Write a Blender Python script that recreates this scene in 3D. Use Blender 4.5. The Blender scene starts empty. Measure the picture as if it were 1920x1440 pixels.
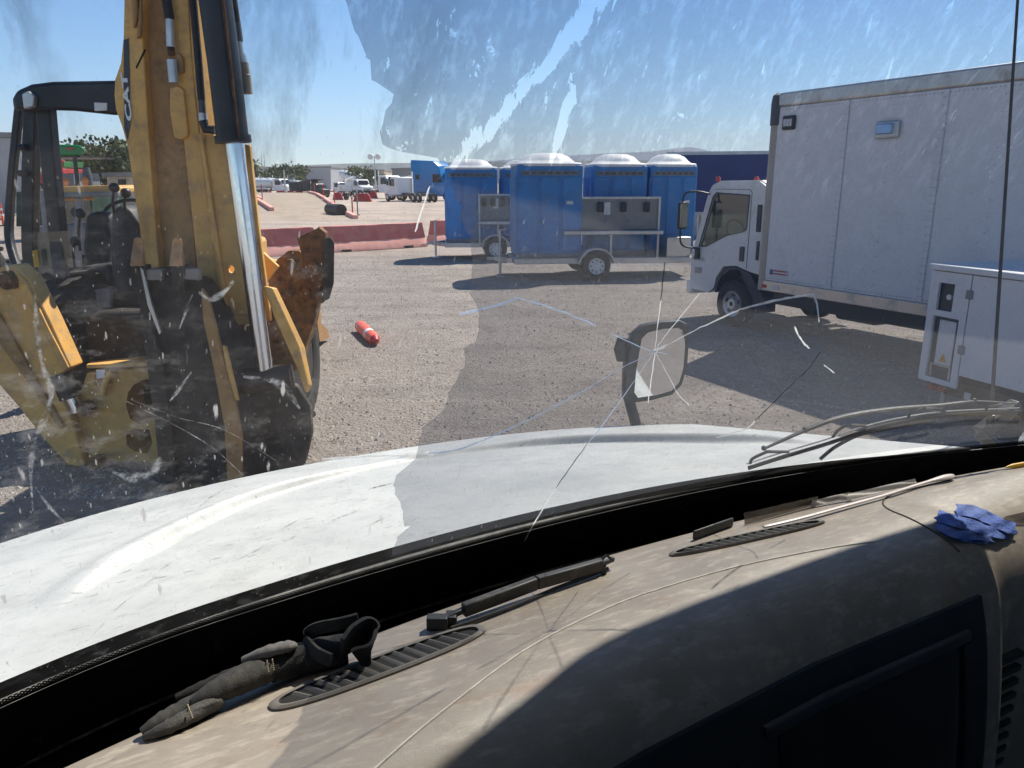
import bpy, math, random
import numpy as np
from mathutils import Vector, Matrix
from mathutils.geometry import tessellate_polygon
random.seed(7)
rad = math.radians
scene = bpy.context.scene
COL = scene.collection

# ------------------------------------------------------------------ camera
CAM_Z = 2.35                                   # eye height above the gravel
FOCAL = 1442.0                                 # focal length in pixels of the 1920 px wide photograph
PITCH = math.atan(378 / FOCAL)                 # camera looks this far below the horizon
cam_data = bpy.data.cameras.new('camera')
cam_data.sensor_fit = 'HORIZONTAL'
cam_data.sensor_width = 36.0
cam_data.lens = FOCAL / 1920 * 36.0
cam_data.clip_start = 0.02
cam_data.clip_end = 30000
cam = bpy.data.objects.new('camera', cam_data)
COL.objects.link(cam)
cam.location = (0, 0, CAM_Z)
cam.rotation_euler = (math.pi / 2 - PITCH, 0, 0)
scene.camera = cam

# ------------------------------------------------------------------ sky, sun, exposure
SUN_EL, SUN_AZ = rad(50), rad(36.5)            # azimuth measured from +Y towards +X
world = bpy.data.worlds.new('World')
scene.world = world
world.use_nodes = True
wn = world.node_tree.nodes
wl = world.node_tree.links
bg = wn['Background']
sky = wn.new('ShaderNodeTexSky')
sky.sky_type = 'NISHITA'
sky.sun_disc = False
sky.sun_elevation = SUN_EL
sky.sun_rotation = SUN_AZ
sky.altitude = 1500
sky.air_density = 1.0
sky.dust_density = 0.05
sky.ozone_density = 3.5
hs = wn.new('ShaderNodeHueSaturation'); hs.inputs['Saturation'].default_value = 1.22
wl.new(sky.outputs[0], hs.inputs['Color']); wl.new(hs.outputs[0], bg.inputs[0])
bg.inputs[1].default_value = 0.085
sun_data = bpy.data.lights.new('sun', 'SUN')
sun_data.energy = 4.6
sun_data.angle = rad(0.53)
sun_data.color = (1.0, 0.925, 0.815)
sun = bpy.data.objects.new('sun', sun_data)
COL.objects.link(sun)
sd = Vector((math.cos(SUN_EL) * math.sin(SUN_AZ), math.cos(SUN_EL) * math.cos(SUN_AZ), math.sin(SUN_EL)))
sun.rotation_euler = sd.to_track_quat('Z', 'Y').to_euler()
sun.location = (20, 30, 40)
vs = scene.view_settings
vs.view_transform = 'Standard'
vs.look = 'None'
vs.gamma = 1.0
vs.exposure = 0.80
vs.use_curve_mapping = False
scene.cycles.use_denoising = True
scene.cycles.max_bounces = 7
scene.cycles.use_adaptive_sampling = True
scene.cycles.adaptive_threshold = 0.02
scene.cycles.transparent_max_bounces = 16
scene.cycles.caustics_reflective = False
scene.cycles.caustics_refractive = False
scene.cycles.sample_clamp_indirect = 6.0

# ------------------------------------------------------------------ geometry helpers
_c, _s = math.cos(PITCH), math.sin(PITCH)
def ray(px, py):
    u, v = px - 960, py - 720
    return Vector((u, FOCAL * _c - v * _s, -v * _c - FOCAL * _s))
def G(px, py, z=0.0):                          # the place at height z seen at a point of the photograph
    r = ray(px, py); k = (z - CAM_Z) / r.z
    return Vector((r.x * k, r.y * k, z))
def D(px, py, y):                              # the place at distance y seen at a point of the photograph
    r = ray(px, py); k = y / r.y
    return Vector((r.x * k, y, CAM_Z + r.z * k))

class MB:
    """collects geometry for ONE mesh object"""
    def __init__(self): self.v = []; self.f = []
    def add(self, vs, fs):
        n = len(self.v)
        self.v += [tuple(p) for p in vs]
        self.f += [tuple(i + n for i in f) for f in fs]
        return self
    def box(self, c, s, rot=None):
        hx, hy, hz = s[0] / 2, s[1] / 2, s[2] / 2
        c = Vector(c)
        P = [Vector((x, y, z)) for z in (-hz, hz) for y in (-hy, hy) for x in (-hx, hx)]
        if rot is not None: P = [rot @ p for p in P]
        return self.add([c + p for p in P], [(0, 2, 3, 1), (4, 5, 7, 6), (0, 1, 5, 4), (2, 6, 7, 3), (0, 4, 6, 2), (1, 3, 7, 5)])
    def beam(self, a, b, w, h, up=(0, 0, 1)):
        a, b = Vector(a), Vector(b)
        d = (b - a); L = d.length; d.normalize()
        side = d.cross(Vector(up))
        if side.length < 1e-4: side = d.cross(Vector((1, 0, 0)))
        side.normalize(); u2 = side.cross(d)
        R = Matrix((d, side, u2)).transposed()
        return self.box((a + b) / 2, (L, w, h), R)
    def prism(self, pts, ext, holes=()):
        pts = [Vector(p) for p in pts]; ext = Vector(ext)
        loops = [pts] + [[Vector(p) for p in h] for h in holes]
        allp = [p for l in loops for p in l]
        tris = tessellate_polygon(loops)
        # orient caps
        n = Vector((0, 0, 0))
        for t in tris: n += (allp[t[1]] - allp[t[0]]).cross(allp[t[2]] - allp[t[0]])
        if n.dot(ext) > 0: tris = [tuple(reversed(t)) for t in tris]
        N = len(allp)
        if len(loops) == 1:
            a = Vector((0, 0, 0))
            for i in range(N): a += (pts[i] - pts[0]).cross(pts[(i + 1) % N] - pts[0])
            base = tuple(range(N)) if a.dot(ext) < 0 else tuple(reversed(range(N)))
            fs = [base, tuple(N + i for i in reversed(base))]
        else:
            fs = [tuple(t) for t in tris] + [tuple(N + i for i in reversed(t)) for t in tris]
        o = 0
        for k, l in enumerate(loops):
            m = len(l)
            a = Vector((0, 0, 0))
            for i in range(m): a += (l[i] - l[0]).cross(l[(i + 1) % m] - l[0])
            flip = (a.dot(ext) < 0) ^ (k > 0)
            for i in range(m):
                j = (i + 1) % m
                q = (o + i, o + j, N + o + j, N + o + i)
                fs.append(tuple(reversed(q)) if flip else q)
            o += m
        return self.add(allp + [p + ext for p in allp], fs)
    def tube(self, path, r, n=10, caps=True, flat=1.0):
        path = [Vector(p) for p in path]
        m = len(path)
        rs = r if isinstance(r, (list, tuple)) else [r] * m
        vs, fs = [], []
        prev = None
        for i in range(m):
            t = (path[min(i + 1, m - 1)] - path[max(i - 1, 0)]).normalized()
            if prev is None:
                ref = Vector((0, 0, 1)) if abs(t.z) < 0.9 else Vector((1, 0, 0))
                a = t.cross(ref).normalized()
            else:
                a = (prev - t * prev.dot(t))
                a = a.normalized() if a.length > 1e-6 else t.cross(Vector((0, 0, 1))).normalized()
            prev = a
            b = t.cross(a)
            for k in range(n):
                th = 2 * math.pi * k / n
                vs.append(path[i] + (a * math.cos(th) + b * math.sin(th) * flat) * rs[i])
        for i in range(m - 1):
            for k in range(n):
                k2 = (k + 1) % n
                fs.append((i * n + k, i * n + k2, (i + 1) * n + k2, (i + 1) * n + k))
        if caps:
            fs.append(tuple(reversed(range(n))))
            fs.append(tuple((m - 1) * n + k for k in range(n)))
        return self.add(vs, fs)
    def cyl(self, a, b, r, r2=None, n=16): return self.tube([a, b], [r, r if r2 is None else r2], n)
    def lathe(self, c, axis, prof, n=24):       # prof: (distance along axis, radius)
        axis = Vector(axis).normalized(); c = Vector(c)
        ref = Vector((0, 0, 1)) if abs(axis.z) < 0.9 else Vector((1, 0, 0))
        a = axis.cross(ref).normalized(); b = axis.cross(a)
        vs, fs = [], []
        for d, r in prof:
            for k in range(n):
                th = 2 * math.pi * k / n
                vs.append(c + axis * d + (a * math.cos(th) + b * math.sin(th)) * max(r, 1e-4))
        for i in range(len(prof) - 1):
            for k in range(n):
                k2 = (k + 1) % n
                fs.append((i * n + k, i * n + k2, (i + 1) * n + k2, (i + 1) * n + k))
        if not (len(prof) >= 6 and prof[0][1] > 0.3 * max(p[1] for p in prof)):      # rings such as tyres stay open in the middle
            fs.append(tuple(reversed(range(n)))); fs.append(tuple((len(prof) - 1) * n + k for k in range(n)))
        return self.add(vs, fs)
    def loft(self, rings, caps=True, closed=True):
        n = len(rings[0]); vs = [p for r in rings for p in r]; fs = []
        for i in range(len(rings) - 1):
            for k in range(n if closed else n - 1):
                k2 = (k + 1) % n
                fs.append((i * n + k, i * n + k2, (i + 1) * n + k2, (i + 1) * n + k))
        if caps and closed:
            fs.append(tuple(reversed(range(n)))); fs.append(tuple((len(rings) - 1) * n + k for k in range(n)))
        return self.add(vs, fs)
    def ball(self, c, r, nu=12, nv=8):
        c = Vector(c); r = Vector(r) if hasattr(r, '__len__') else Vector((r, r, r))
        rings = []
        for j in range(1, nv):
            ph = math.pi * j / nv
            rings.append([c + Vector((r.x * math.sin(ph) * math.cos(2 * math.pi * k / nu), r.y * math.sin(ph) * math.sin(2 * math.pi * k / nu), -r.z * math.cos(ph))) for k in range(nu)])
        return self.loft(rings)

def obj(name, mb, mat, parent=None, bevel=0.0, smooth=True, world=False, angle=38, segs=2):
    """one mesh object; world=True: the mesh was laid out in world space, the parent stands at parent.location unrotated"""
    me = bpy.data.meshes.new(name)
    vs = mb.v
    if world and parent is not None:
        p = parent
        o = Vector(p.location)
        while p.parent is not None: p = p.parent; o += Vector(p.location)
        vs = [(v[0] - o.x, v[1] - o.y, v[2] - o.z) for v in vs]
    me.from_pydata(vs, [], mb.f)
    me.validate()
    me.update()
    if smooth and len(me.polygons):
        me.polygons.foreach_set('use_smooth', [True] * len(me.polygons))
        me.set_sharp_from_angle(angle=rad(angle))
    if mat is not None: me.materials.append(mat)
    o = bpy.data.objects.new(name, me)
    COL.objects.link(o)
    if parent is not None: o.parent = parent
    if bevel > 0:
        m = o.modifiers.new('bevel', 'BEVEL'); m.width = bevel; m.segments = segs; m.limit_method = 'ANGLE'; m.angle_limit = rad(30)
        m.harden_normals = False
    return o
def tag(o, label=None, cat=None, group=None, kind=None):
    if label: o['label'] = label
    if cat: o['category'] = cat
    if group: o['group'] = group
    if kind: o['kind'] = kind
    return o
def thing(name, label, cat, loc=(0, 0, 0), rotz=0.0, group=None):
    o = bpy.data.objects.new(name, None)
    COL.objects.link(o)
    o.location = loc; o.rotation_euler = (0, 0, rotz); o.empty_display_size = 0.2
    return tag(o, label, cat, group)
def copy_tree(o, parent=None):
    c = o.copy(); COL.objects.link(c); c.parent = parent
    for ch in list(o.children): copy_tree(ch, c)
    return c
def smoothstep(a, b, x):
    t = min(max((x - a) / (b - a), 0.0), 1.0); return t * t * (3 - 2 * t)
def catmull(pts, k=6):
    pts = [Vector(p) for p in pts]; out = []
    for i in range(len(pts) - 1):
        p0, p1, p2, p3 = pts[max(i - 1, 0)], pts[i], pts[i + 1], pts[min(i + 2, len(pts) - 1)]
        for j in range(k):
            t = j / k
            out.append(0.5 * ((2 * p1) + (p2 - p0) * t + (2 * p0 - 5 * p1 + 4 * p2 - p3) * t * t + (3 * p1 - p0 - 3 * p2 + p3) * t ** 3))
    out.append(pts[-1]); return out

# ------------------------------------------------------------------ materials
class NT:
    def __init__(self, name):
        self.m = bpy.data.materials.new(name); self.m.use_nodes = True
        self.t = self.m.node_tree; self.n = self.t.nodes; self.l = self.t.links
        self.b = self.n['Principled BSDF']; self.out = self.n['Material Output']
        self._co = None
    def co(self, kind='Object'):
        if self._co is None: self._co = self.n.new('ShaderNodeTexCoord')
        return self._co.outputs[kind]
    def mapping(self, scale=(1, 1, 1), rot=(0, 0, 0), kind='Object', loc=(0, 0, 0)):
        m = self.n.new('ShaderNodeMapping'); self.l.new(self.co(kind), m.inputs[0])
        m.inputs['Scale'].default_value = scale; m.inputs['Rotation'].default_value = rot; m.inputs['Location'].default_value = loc
        return m.outputs[0]
    def noise(self, scale, detail=5, rough=0.6, vec=None, dist=0.0):
        n = self.n.new('ShaderNodeTexNoise'); self.l.new(vec if vec is not None else self.co(), n.inputs['Vector'])
        n.inputs['Scale'].default_value = scale; n.inputs['Detail'].default_value = detail; n.inputs['Roughness'].default_value = rough
        n.inputs['Distortion'].default_value = dist
        return n.outputs['Fac']
    def voronoi(self, scale, vec=None, out='Distance', feature='F1'):
        n = self.n.new('ShaderNodeTexVoronoi'); n.feature = feature
        self.l.new(vec if vec is not None else self.co(), n.inputs['Vector']); n.inputs['Scale'].default_value = scale
        return n.outputs[out]
    def ramp(self, fac, a, b, ca=0.0, cb=1.0):
        n = self.n.new('ShaderNodeMapRange'); n.clamp = True
        self.l.new(fac, n.inputs[0]); n.inputs[1].default_value = a; n.inputs[2].default_value = b
        n.inputs[3].default_value = ca; n.inputs[4].default_value = cb
        return n.outputs[0]
    def math(self, op, a, b=None):
        n = self.n.new('ShaderNodeMath'); n.operation = op
        for i, x in enumerate((a, b)):
            if x is None: continue
            if isinstance(x, (int, float)): n.inputs[i].default_value = x
            else: self.l.new(x, n.inputs[i])
        return n.outputs[0]
    def mixc(self, fac, a, b):
        n = self.n.new('ShaderNodeMix'); n.data_type = 'RGBA'
        for i, x in ((0, fac), (6, a), (7, b)):
            if isinstance(x, (int, float)): n.inputs[i].default_value = x
            elif isinstance(x, (tuple, list)): n.inputs[i].default_value = (*x[:3], 1)
            else: self.l.new(x, n.inputs[i])
        return n.outputs[2]
    def flecks(self, sx, sy, rot, dmax, keep, off=(0, 0, 0), kind='UV'):      # sparse ragged slanted marks
        vec = self.mapping((sx, sy, 1), (0, 0, rot), kind, off)
        vn = self.n.new('ShaderNodeTexVoronoi'); self.l.new(vec, vn.inputs['Vector']); vn.inputs['Scale'].default_value = 1.0
        sc = self.n.new('ShaderNodeSeparateColor'); self.l.new(vn.outputs['Color'], sc.inputs[0])
        wob = self.math('ADD', vn.outputs['Distance'], self.ramp(self.noise(2.5, 4, 0.7, vec=vec), 0.3, 0.7, -0.10, 0.10))
        return self.math('MULTIPLY', self.ramp(wob, dmax, dmax * 0.55), self.math('GREATER_THAN', sc.outputs[0], keep))
    def base(self, c):
        if isinstance(c, (tuple, list)): self.b.inputs['Base Color'].default_value = (*c[:3], 1)
        else: self.l.new(c, self.b.inputs['Base Color'])
    def rough(self, r):
        if isinstance(r, (int, float)): self.b.inputs['Roughness'].default_value = r
        else: self.l.new(r, self.b.inputs['Roughness'])
    def bump(self, h, strength=0.3, dist=0.01):
        n = self.n.new('ShaderNodeBump'); n.inputs['Strength'].default_value = strength; n.inputs['Distance'].default_value = dist
        self.l.new(h, n.inputs['Height']); self.l.new(n.outputs[0], self.b.inputs['Normal'])
def mul(c, k): return tuple(min(1, x * k) for x in c)
def M(name, col, rough=0.5, metal=0.0, var=0.18, scale=6.0, dirt=None, dirt_amt=0.0, dirt_scale=3.0, bump=0.0, bump_scale=80, coat=0.0, spec=None):
    t = NT(name)
    c = t.mixc(t.ramp(t.noise(scale, 6), 0.3, 0.7), mul(col, 1 - var), mul(col, 1 + var))
    if dirt is not None and dirt_amt > 0:
        d = t.ramp(t.noise(dirt_scale, 9, 0.72), 0.62 - 0.3 * dirt_amt, 0.78 - 0.18 * dirt_amt)
        c = t.mixc(d, c, dirt)
        t.rough(t.ramp(d, 0, 1, rough, min(1, rough + 0.35)))
    else:
        t.rough(t.ramp(t.noise(scale * 3, 4), 0.3, 0.7, max(0.02, rough - 0.07), min(1, rough + 0.07)))
    t.base(c)
    t.b.inputs['Metallic'].default_value = metal
    if coat: t.b.inputs['Coat Weight'].default_value = coat; t.b.inputs['Coat Roughness'].default_value = 0.06
    if spec is not None: t.b.inputs['Specular IOR Level'].default_value = spec
    if bump: t.bump(t.noise(bump_scale, 4), bump, 0.004)
    return t.m
def glass_mat(name, tint=(0.55, 0.6, 0.58), gloss=0.14):
    t = NT(name); t.n.remove(t.b)
    tr = t.n.new('ShaderNodeBsdfTransparent'); tr.inputs[0].default_value = (*tint, 1)
    gl = t.n.new('ShaderNodeBsdfGlossy'); gl.inputs['Roughness'].default_value = 0.03
    mx = t.n.new('ShaderNodeMixShader'); mx.inputs[0].default_value = gloss
    t.l.new(tr.outputs[0], mx.inputs[1]); t.l.new(gl.outputs[0], mx.inputs[2]); t.l.new(mx.outputs[0], t.out.inputs[0])
    return t.m

dust = (0.36, 0.30, 0.24)
MAT = dict(
    white=M('white_paint', (0.74, 0.75, 0.75), 0.35, var=0.05, dirt=(0.45, 0.42, 0.38), dirt_amt=0.15, coat=0.3),
    white_far=M('white_far_paint', (0.78, 0.78, 0.78), 0.4, var=0.06, scale=0.8),
    cream=M('cream_panel', (0.80, 0.78, 0.79), 0.45, var=0.05, dirt=(0.66, 0.63, 0.62), dirt_amt=0.25, dirt_scale=1.6),
    alu=M('dull_aluminium', (0.62, 0.60, 0.57), 0.38, 0.85, var=0.08, dirt=(0.35, 0.31, 0.27), dirt_amt=0.3),
    steel=M('galvanised_steel', (0.55, 0.55, 0.55), 0.42, 0.8, var=0.15),
    chrome=M('chromed_rod', (0.80, 0.82, 0.86), 0.2, 1.0, var=0.03),
    yellow=M('machine_yellow_paint', (0.74, 0.41, 0.105), 0.52, var=0.14, scale=3, dirt=(0.44, 0.27, 0.14), dirt_amt=0.5, dirt_scale=7, bump=0.12),
    yellow_worn_shaded=M('worn_shaded_machine_yellow', (0.47, 0.26, 0.09), 0.6, var=0.22, scale=5, dirt=(0.20, 0.12, 0.07), dirt_amt=0.62, dirt_scale=5, bump=0.2),  # worn paint, browner too to carry the shade of the recessed web
    rust=M('rusty_iron', (0.16, 0.075, 0.03), 0.75, 0.25, var=0.5, scale=14, dirt=(0.03, 0.022, 0.02), dirt_amt=0.5, dirt_scale=9, bump=0.5, bump_scale=40),
    tooth=M('bare_worn_tooth_steel', (0.50, 0.27, 0.13), 0.5, 0.35, var=0.25, scale=20, bump=0.15),
    dirty_iron=M('soil_blackened_iron', (0.055, 0.046, 0.04), 0.7, 0.3, var=0.4, scale=9, dirt=(0.20, 0.15, 0.11), dirt_amt=0.3, dirt_scale=7, bump=0.3),
    black=M('black_paint', (0.018, 0.018, 0.02), 0.42, var=0.3, dirt=(0.09, 0.08, 0.07), dirt_amt=0.25),
    rubber=M('rubber', (0.022, 0.021, 0.021), 0.75, var=0.25, dirt=(0.13, 0.11, 0.09), dirt_amt=0.3),
    plastic=M('black_plastic', (0.028, 0.028, 0.03), 0.5, var=0.2, bump=0.1, bump_scale=300),
    grey=M('dark_grey_plastic', (0.09, 0.09, 0.095), 0.55, var=0.15),
    midgrey=M('mid_grey_paint', (0.22, 0.22, 0.225), 0.55, var=0.12),
    orange=M('orange_plastic', (0.85, 0.105, 0.03), 0.4, var=0.1, dirt=dust, dirt_amt=0.12),
    red=M('red_plastic', (0.45, 0.025, 0.03), 0.35, var=0.1),
    red_far=M('red_machine_paint', (0.42, 0.03, 0.03), 0.45, var=0.15, scale=1.5),
    green=M('tractor_green_paint', (0.012, 0.20, 0.045), 0.35, var=0.12),
    darkgreen=M('dark_green_paint', (0.012, 0.05, 0.03), 0.5, var=0.2),
    lamp_red=M('red_lens', (0.55, 0.03, 0.02), 0.15, var=0.05, coat=0.6),
    amber=M('amber_lens', (0.75, 0.22, 0.02), 0.2, var=0.05, coat=0.5),
    blue=M('blue_moulded_plastic', (0.04, 0.235, 0.56), 0.5, var=0.14, scale=2.5, dirt=(0.16, 0.25, 0.40), dirt_amt=0.3),
    roofwhite=M('translucent_white_plastic', (0.82, 0.82, 0.82), 0.55, var=0.06, bump=0.15, bump_scale=30),
    navy=M('navy_trailer_side', (0.012, 0.022, 0.16), 0.35, var=0.15, scale=0.6),
    truckblue=M('bright_blue_truck_paint', (0.008, 0.20, 0.52), 0.3, var=0.08, scale=1.5, coat=0.5),
    pink=M('faded_red_concrete', (0.56, 0.17, 0.145), 0.85, var=0.2, scale=2.5, dirt=(0.40, 0.26, 0.21), dirt_amt=0.35, dirt_scale=2.2, bump=0.3, bump_scale=25),
    pinkpale=M('chipped_pink_concrete', (0.80, 0.38, 0.31), 0.85, var=0.15, scale=3, dirt=(0.40, 0.28, 0.24), dirt_amt=0.3, dirt_scale=3, bump=0.3, bump_scale=25),
    glass=glass_mat('vehicle_glass', (0.50, 0.56, 0.54), 0.12),
    darkglass=glass_mat('dark_vehicle_glass', (0.10, 0.12, 0.13), 0.16),
    mirror=M('mirror_glass', (0.86, 0.87, 0.88), 0.02, 1.0, var=0.0),
    seat=M('black_seat_vinyl', (0.035, 0.036, 0.042), 0.55, var=0.3, dirt=(0.16, 0.15, 0.14), dirt_amt=0.3, dirt_scale=8),
    sticker_yellow=M('yellow_sticker', (0.72, 0.42, 0.03), 0.5, var=0.05),
    sticker_white=M('white_sticker', (0.75, 0.75, 0.74), 0.5, var=0.04),
    sticker_blue=M('blue_sticker', (0.05, 0.08, 0.30), 0.5, var=0.04),
    beige=M('beige_steel', (0.46, 0.40, 0.31), 0.6, var=0.08, scale=0.5),
    wallgrey=M('pale_grey_cladding', (0.38, 0.39, 0.41), 0.6, var=0.04, scale=0.3),
    farwin=M('far_window_glass', (0.02, 0.022, 0.025), 0.08, var=0.05),
    rivet=M('painted_rivet', (0.42, 0.41, 0.42), 0.5, var=0.1),
    bark=M('bark', (0.10, 0.075, 0.055), 0.9, var=0.3),
    flap=M('mudflap_plastic', (0.018, 0.026, 0.05), 0.5, var=0.2, dirt=(0.10, 0.10, 0.10), dirt_amt=0.2),
)

# ------------------------------------------------------------------ ground
def ground_material():
    t = NT('gravel_ground')
    P = t.co('Object')
    fine = t.noise(38, 6, 0.75)
    mid = t.noise(7, 6, 0.65)
    big = t.noise(0.35, 5, 0.6)
    cell = t.voronoi(26, out='Color'); celld = t.voronoi(26)
    sep = t.n.new('ShaderNodeSeparateColor'); t.l.new(cell, sep.inputs[0])
    c = t.mixc(t.ramp(sep.outputs[0], 0, 1), (0.284, 0.241, 0.211), (0.567, 0.497, 0.454))
    c = t.mixc(t.ramp(fine, 0.3, 0.7), mul((0.383, 0.331, 0.297), 0.72), c)
    c = t.mixc(t.ramp(mid, 0.40, 0.66, 0, 0.65), c, (0.522, 0.454, 0.412))
    c = t.mixc(t.ramp(big, 0.40, 0.60, 0, 0.6), c, (0.337, 0.287, 0.255))
    # pale compacted dirt further out in the yard
    sp = t.n.new('ShaderNodeSeparateXYZ'); t.l.new(P, sp.inputs[0])
    far = t.ramp(t.math('ADD', sp.outputs[1], t.math('MULTIPLY', big, 10.0)), 27, 38)
    dirt = t.mixc(t.ramp(t.noise(0.09, 7, 0.6, vec=t.mapping((1, 3.0, 1))), 0.4, 0.65), (0.613, 0.497, 0.412), (0.445, 0.365, 0.313))
    c = t.mixc(far, c, dirt)
    # faint wheel tracks
    tr = t.noise(1.1, 4, 0.5, vec=t.mapping((0.22, 1.0, 1), (0, 0, 0.75)))
    c = t.mixc(t.ramp(tr, 0.52, 0.62, 0, 0.5), c, (0.260, 0.225, 0.205))
    pt = t.noise(1.6, 7, 0.7)
    c = t.mixc(t.ramp(pt, 0.45, 0.62, 0, 0.4), c, (0.50, 0.445, 0.40))
    c = t.mixc(t.ramp(t.noise(0.8, 5, 0.65, vec=t.mapping((1, 1, 1), (0, 0, 0), 'Object', (7, 3, 0))), 0.58, 0.68, 0, 0.5), c, (0.20, 0.175, 0.155))
    t.base(c); t.rough(0.95)
    t.b.inputs['Specular IOR Level'].default_value = 0.15
    h = t.math('ADD', t.math('MULTIPLY', celld, -0.6), t.math('ADD', fine, t.math('MULTIPLY', mid, 1.5)))
    t.bump(h, 1.0, 0.05)
    return t.m
gm = MB()
def ground_z(x, y):
    d = math.hypot(x, y)
    return 0.02 * math.sin(x * 0.7 + 1.3) * math.sin(y * 0.5) * smoothstep(12, 25, d)
xs = [-9000, -3000, -900, -300, -120, -70] + [x for x in range(-50, 51, 2)] + [70, 120, 300, 900, 3000, 9000]
ys = [-400, -100, -40, -20, -10] + [y for y in range(-4, 121, 2)] + [160, 260, 500, 1200, 3000, 9000]
for y in ys:
    for x in xs: gm.v.append((x, y, ground_z(x, y) if abs(x) < 120 and -20 < y < 150 else 0.0))
nx = len(xs)
for j in range(len(ys) - 1):
    for i in range(nx - 1): gm.f.append((j * nx + i, j * nx + i + 1, (j + 1) * nx + i + 1, (j + 1) * nx + i))
ground = obj('ground', gm, ground_material())
tag(ground, kind='structure')

# loose stones lying on the gravel, nobody could count them
st = MB()
def add_stone(x, y, r):
    base = [(1, 0, 0), (0.31, 0.95, 0), (-0.81, 0.59, 0), (-0.81, -0.59, 0), (0.31, -0.95, 0)]
    a = random.random() * 6.28; ca, sa = math.cos(a), math.sin(a); k = random.uniform(0.6, 1.0)
    n = len(st.v); z = ground_z(x, y) - r * 0.15
    for bx, by, _ in base:
        j = random.uniform(0.75, 1.15) * r
        st.v.append((x + (bx * ca - by * sa * k) * j, y + (bx * sa + by * ca * k) * j, z))
    st.v.append((x + random.uniform(-.25, .25) * r, y + random.uniform(-.25, .25) * r, z + r * random.uniform(0.5, 0.95)))
    for i in range(5): st.f.append((n + i, n + (i + 1) % 5, n + 5))
for _ in range(30000):
    y = 5.5 + 18 * random.random() ** 1.5
    x = random.uniform(-0.62, 0.68) * (y + 1)
    add_stone(x, y, random.choice((0.006, 0.008, 0.010, 0.013, 0.018, 0.024)) * random.uniform(0.8, 1.5))
t = NT('loose_stone'); oi = t.noise(31, 3)
t.base(t.mixc(t.ramp(oi, 0.35, 0.65), (0.20, 0.17, 0.15), (0.52, 0.46, 0.41))); t.rough(0.95)
gravel = obj('gravel', st, t.m, smooth=False)
tag(gravel, 'small loose grey and tan stones scattered over the yard', 'gravel', kind='stuff')

# ------------------------------------------------------------------ hills on the skyline
def hill(name, y, pts, mat, depth):
    mb = MB(); pts = catmull([(a, b, 0) for a, b in pts], 8)
    rows = []
    crest = [D(p.x, p.y, y) for p in pts]
    front = [Vector((c.x * 0.93, y * 0.93, -2)) for c in crest]
    mid = [Vector((c.x * 0.965, y * 0.965, c.z * (0.45 + 0.1 * math.sin(i * 1.7)))) for i, c in enumerate(crest)]
    back = [Vector((c.x * 1.1, y * 1.1 + depth, -2)) for c in crest]
    mb.loft([front, mid, crest, back], closed=False)
    return tag(obj(name, mb, mat, angle=60), kind='structure')
hm = M('scrubby_hillside', (0.115, 0.12, 0.115), 0.95, var=0.25, scale=0.02)
hm2 = M('hazy_far_hillside', (0.16, 0.175, 0.21), 0.95, var=0.1, scale=0.004)  # bluish haze tint is put into this base colour
hill('hills', 2300, [(-700, 322), (-200, 318), (100, 321), (400, 317), (520, 312), (640, 307), (720, 306), (900, 304), (1000, 303), (1180, 300), (1300, 303), (1500, 311), (1900, 316), (2600, 324)], hm, 300)
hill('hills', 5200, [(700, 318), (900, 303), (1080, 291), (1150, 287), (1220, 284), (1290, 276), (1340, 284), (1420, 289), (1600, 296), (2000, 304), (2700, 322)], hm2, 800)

# ------------------------------------------------------------------ dirt loading ramp with painted kerb blocks
rp = MB()
ra = [G(668, 412), G(430, 418)]                # near low end
rb = [G(577, 377), G(415, 377)]                # far high end
hgt = 1.05
a, b, c_, d_ = ra[0], ra[1], rb[1], rb[0]
N = 14; rings = []
for i in range(N + 1):
    k = i / N; z = hgt * smoothstep(0.0, 0.8, k)
    R0 = a.lerp(d_, k); L0 = b.lerp(c_, k)
    rings.append([R0 + Vector((1.2 * z, 0, -0.05)), R0 + Vector((0, 0, z)), R0.lerp(L0, 0.5) + Vector((0, 0, z * 1.04)), L0 + Vector((0, 0, z)), L0 + Vector((-1.2 * z, 0, -0.05))])
rings.append([p + Vector((0, 3, 0)) * 1 for p in [Vector((q.x, q.y, -0.05)) for q in rings[-1]]])
rp.loft(rings, closed=False)
ramp_mat = M('packed_ramp_dirt', (0.36, 0.285, 0.22), 0.95, var=0.15, scale=1.2, dirt=(0.20, 0.155, 0.12), dirt_amt=0.35, dirt_scale=0.5, bump=0.4, bump_scale=8)
ramp = tag(obj('dirt_ramp', rp, ramp_mat), 'low ramp of packed tan dirt behind the pink concrete barriers', 'dirt ramp')
def ramp_pt(side, k):
    z = hgt * smoothstep(0.0, 0.8, k)
    return (ra[side].lerp(rb[side], k)) + Vector((0, 0, z))
def kerb_block(p, q, lab):
    mb = MB(); mb.beam(p + Vector((0, 0, 0.10)), q + Vector((0, 0, 0.10)), 0.34, 0.30)
    return tag(obj('kerb_block', mb, MAT['pinkpale'], bevel=0.03), lab, 'kerb block', 'pink kerb blocks edging the dirt ramp')
edges = [(0, [(0.02, 0.17), (0.19, 0.34), (0.36, 0.5), (0.52, 0.68), (0.70, 0.95)]), (1, [(0.25, 0.48), (0.5, 0.78)])]
ords = ['lowest', 'second lowest', 'middle', 'second highest', 'highest']
for side, segs in edges:
    for n, (k0, k1) in enumerate(segs):
        lab = (ords[n] + ' pink kerb block along the near right edge of the dirt ramp') if side == 0 else (('lower', 'upper')[n] + ' pink kerb block on the dirt ramp edge beside the chromed rod')
        kerb_block(ramp_pt(side, k0) + Vector((0.1 if side == 0 else 3.6, 0, 0)), ramp_pt(side, k1) + Vector((0.1 if side == 0 else 3.2, 0, 0)), lab)
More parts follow.
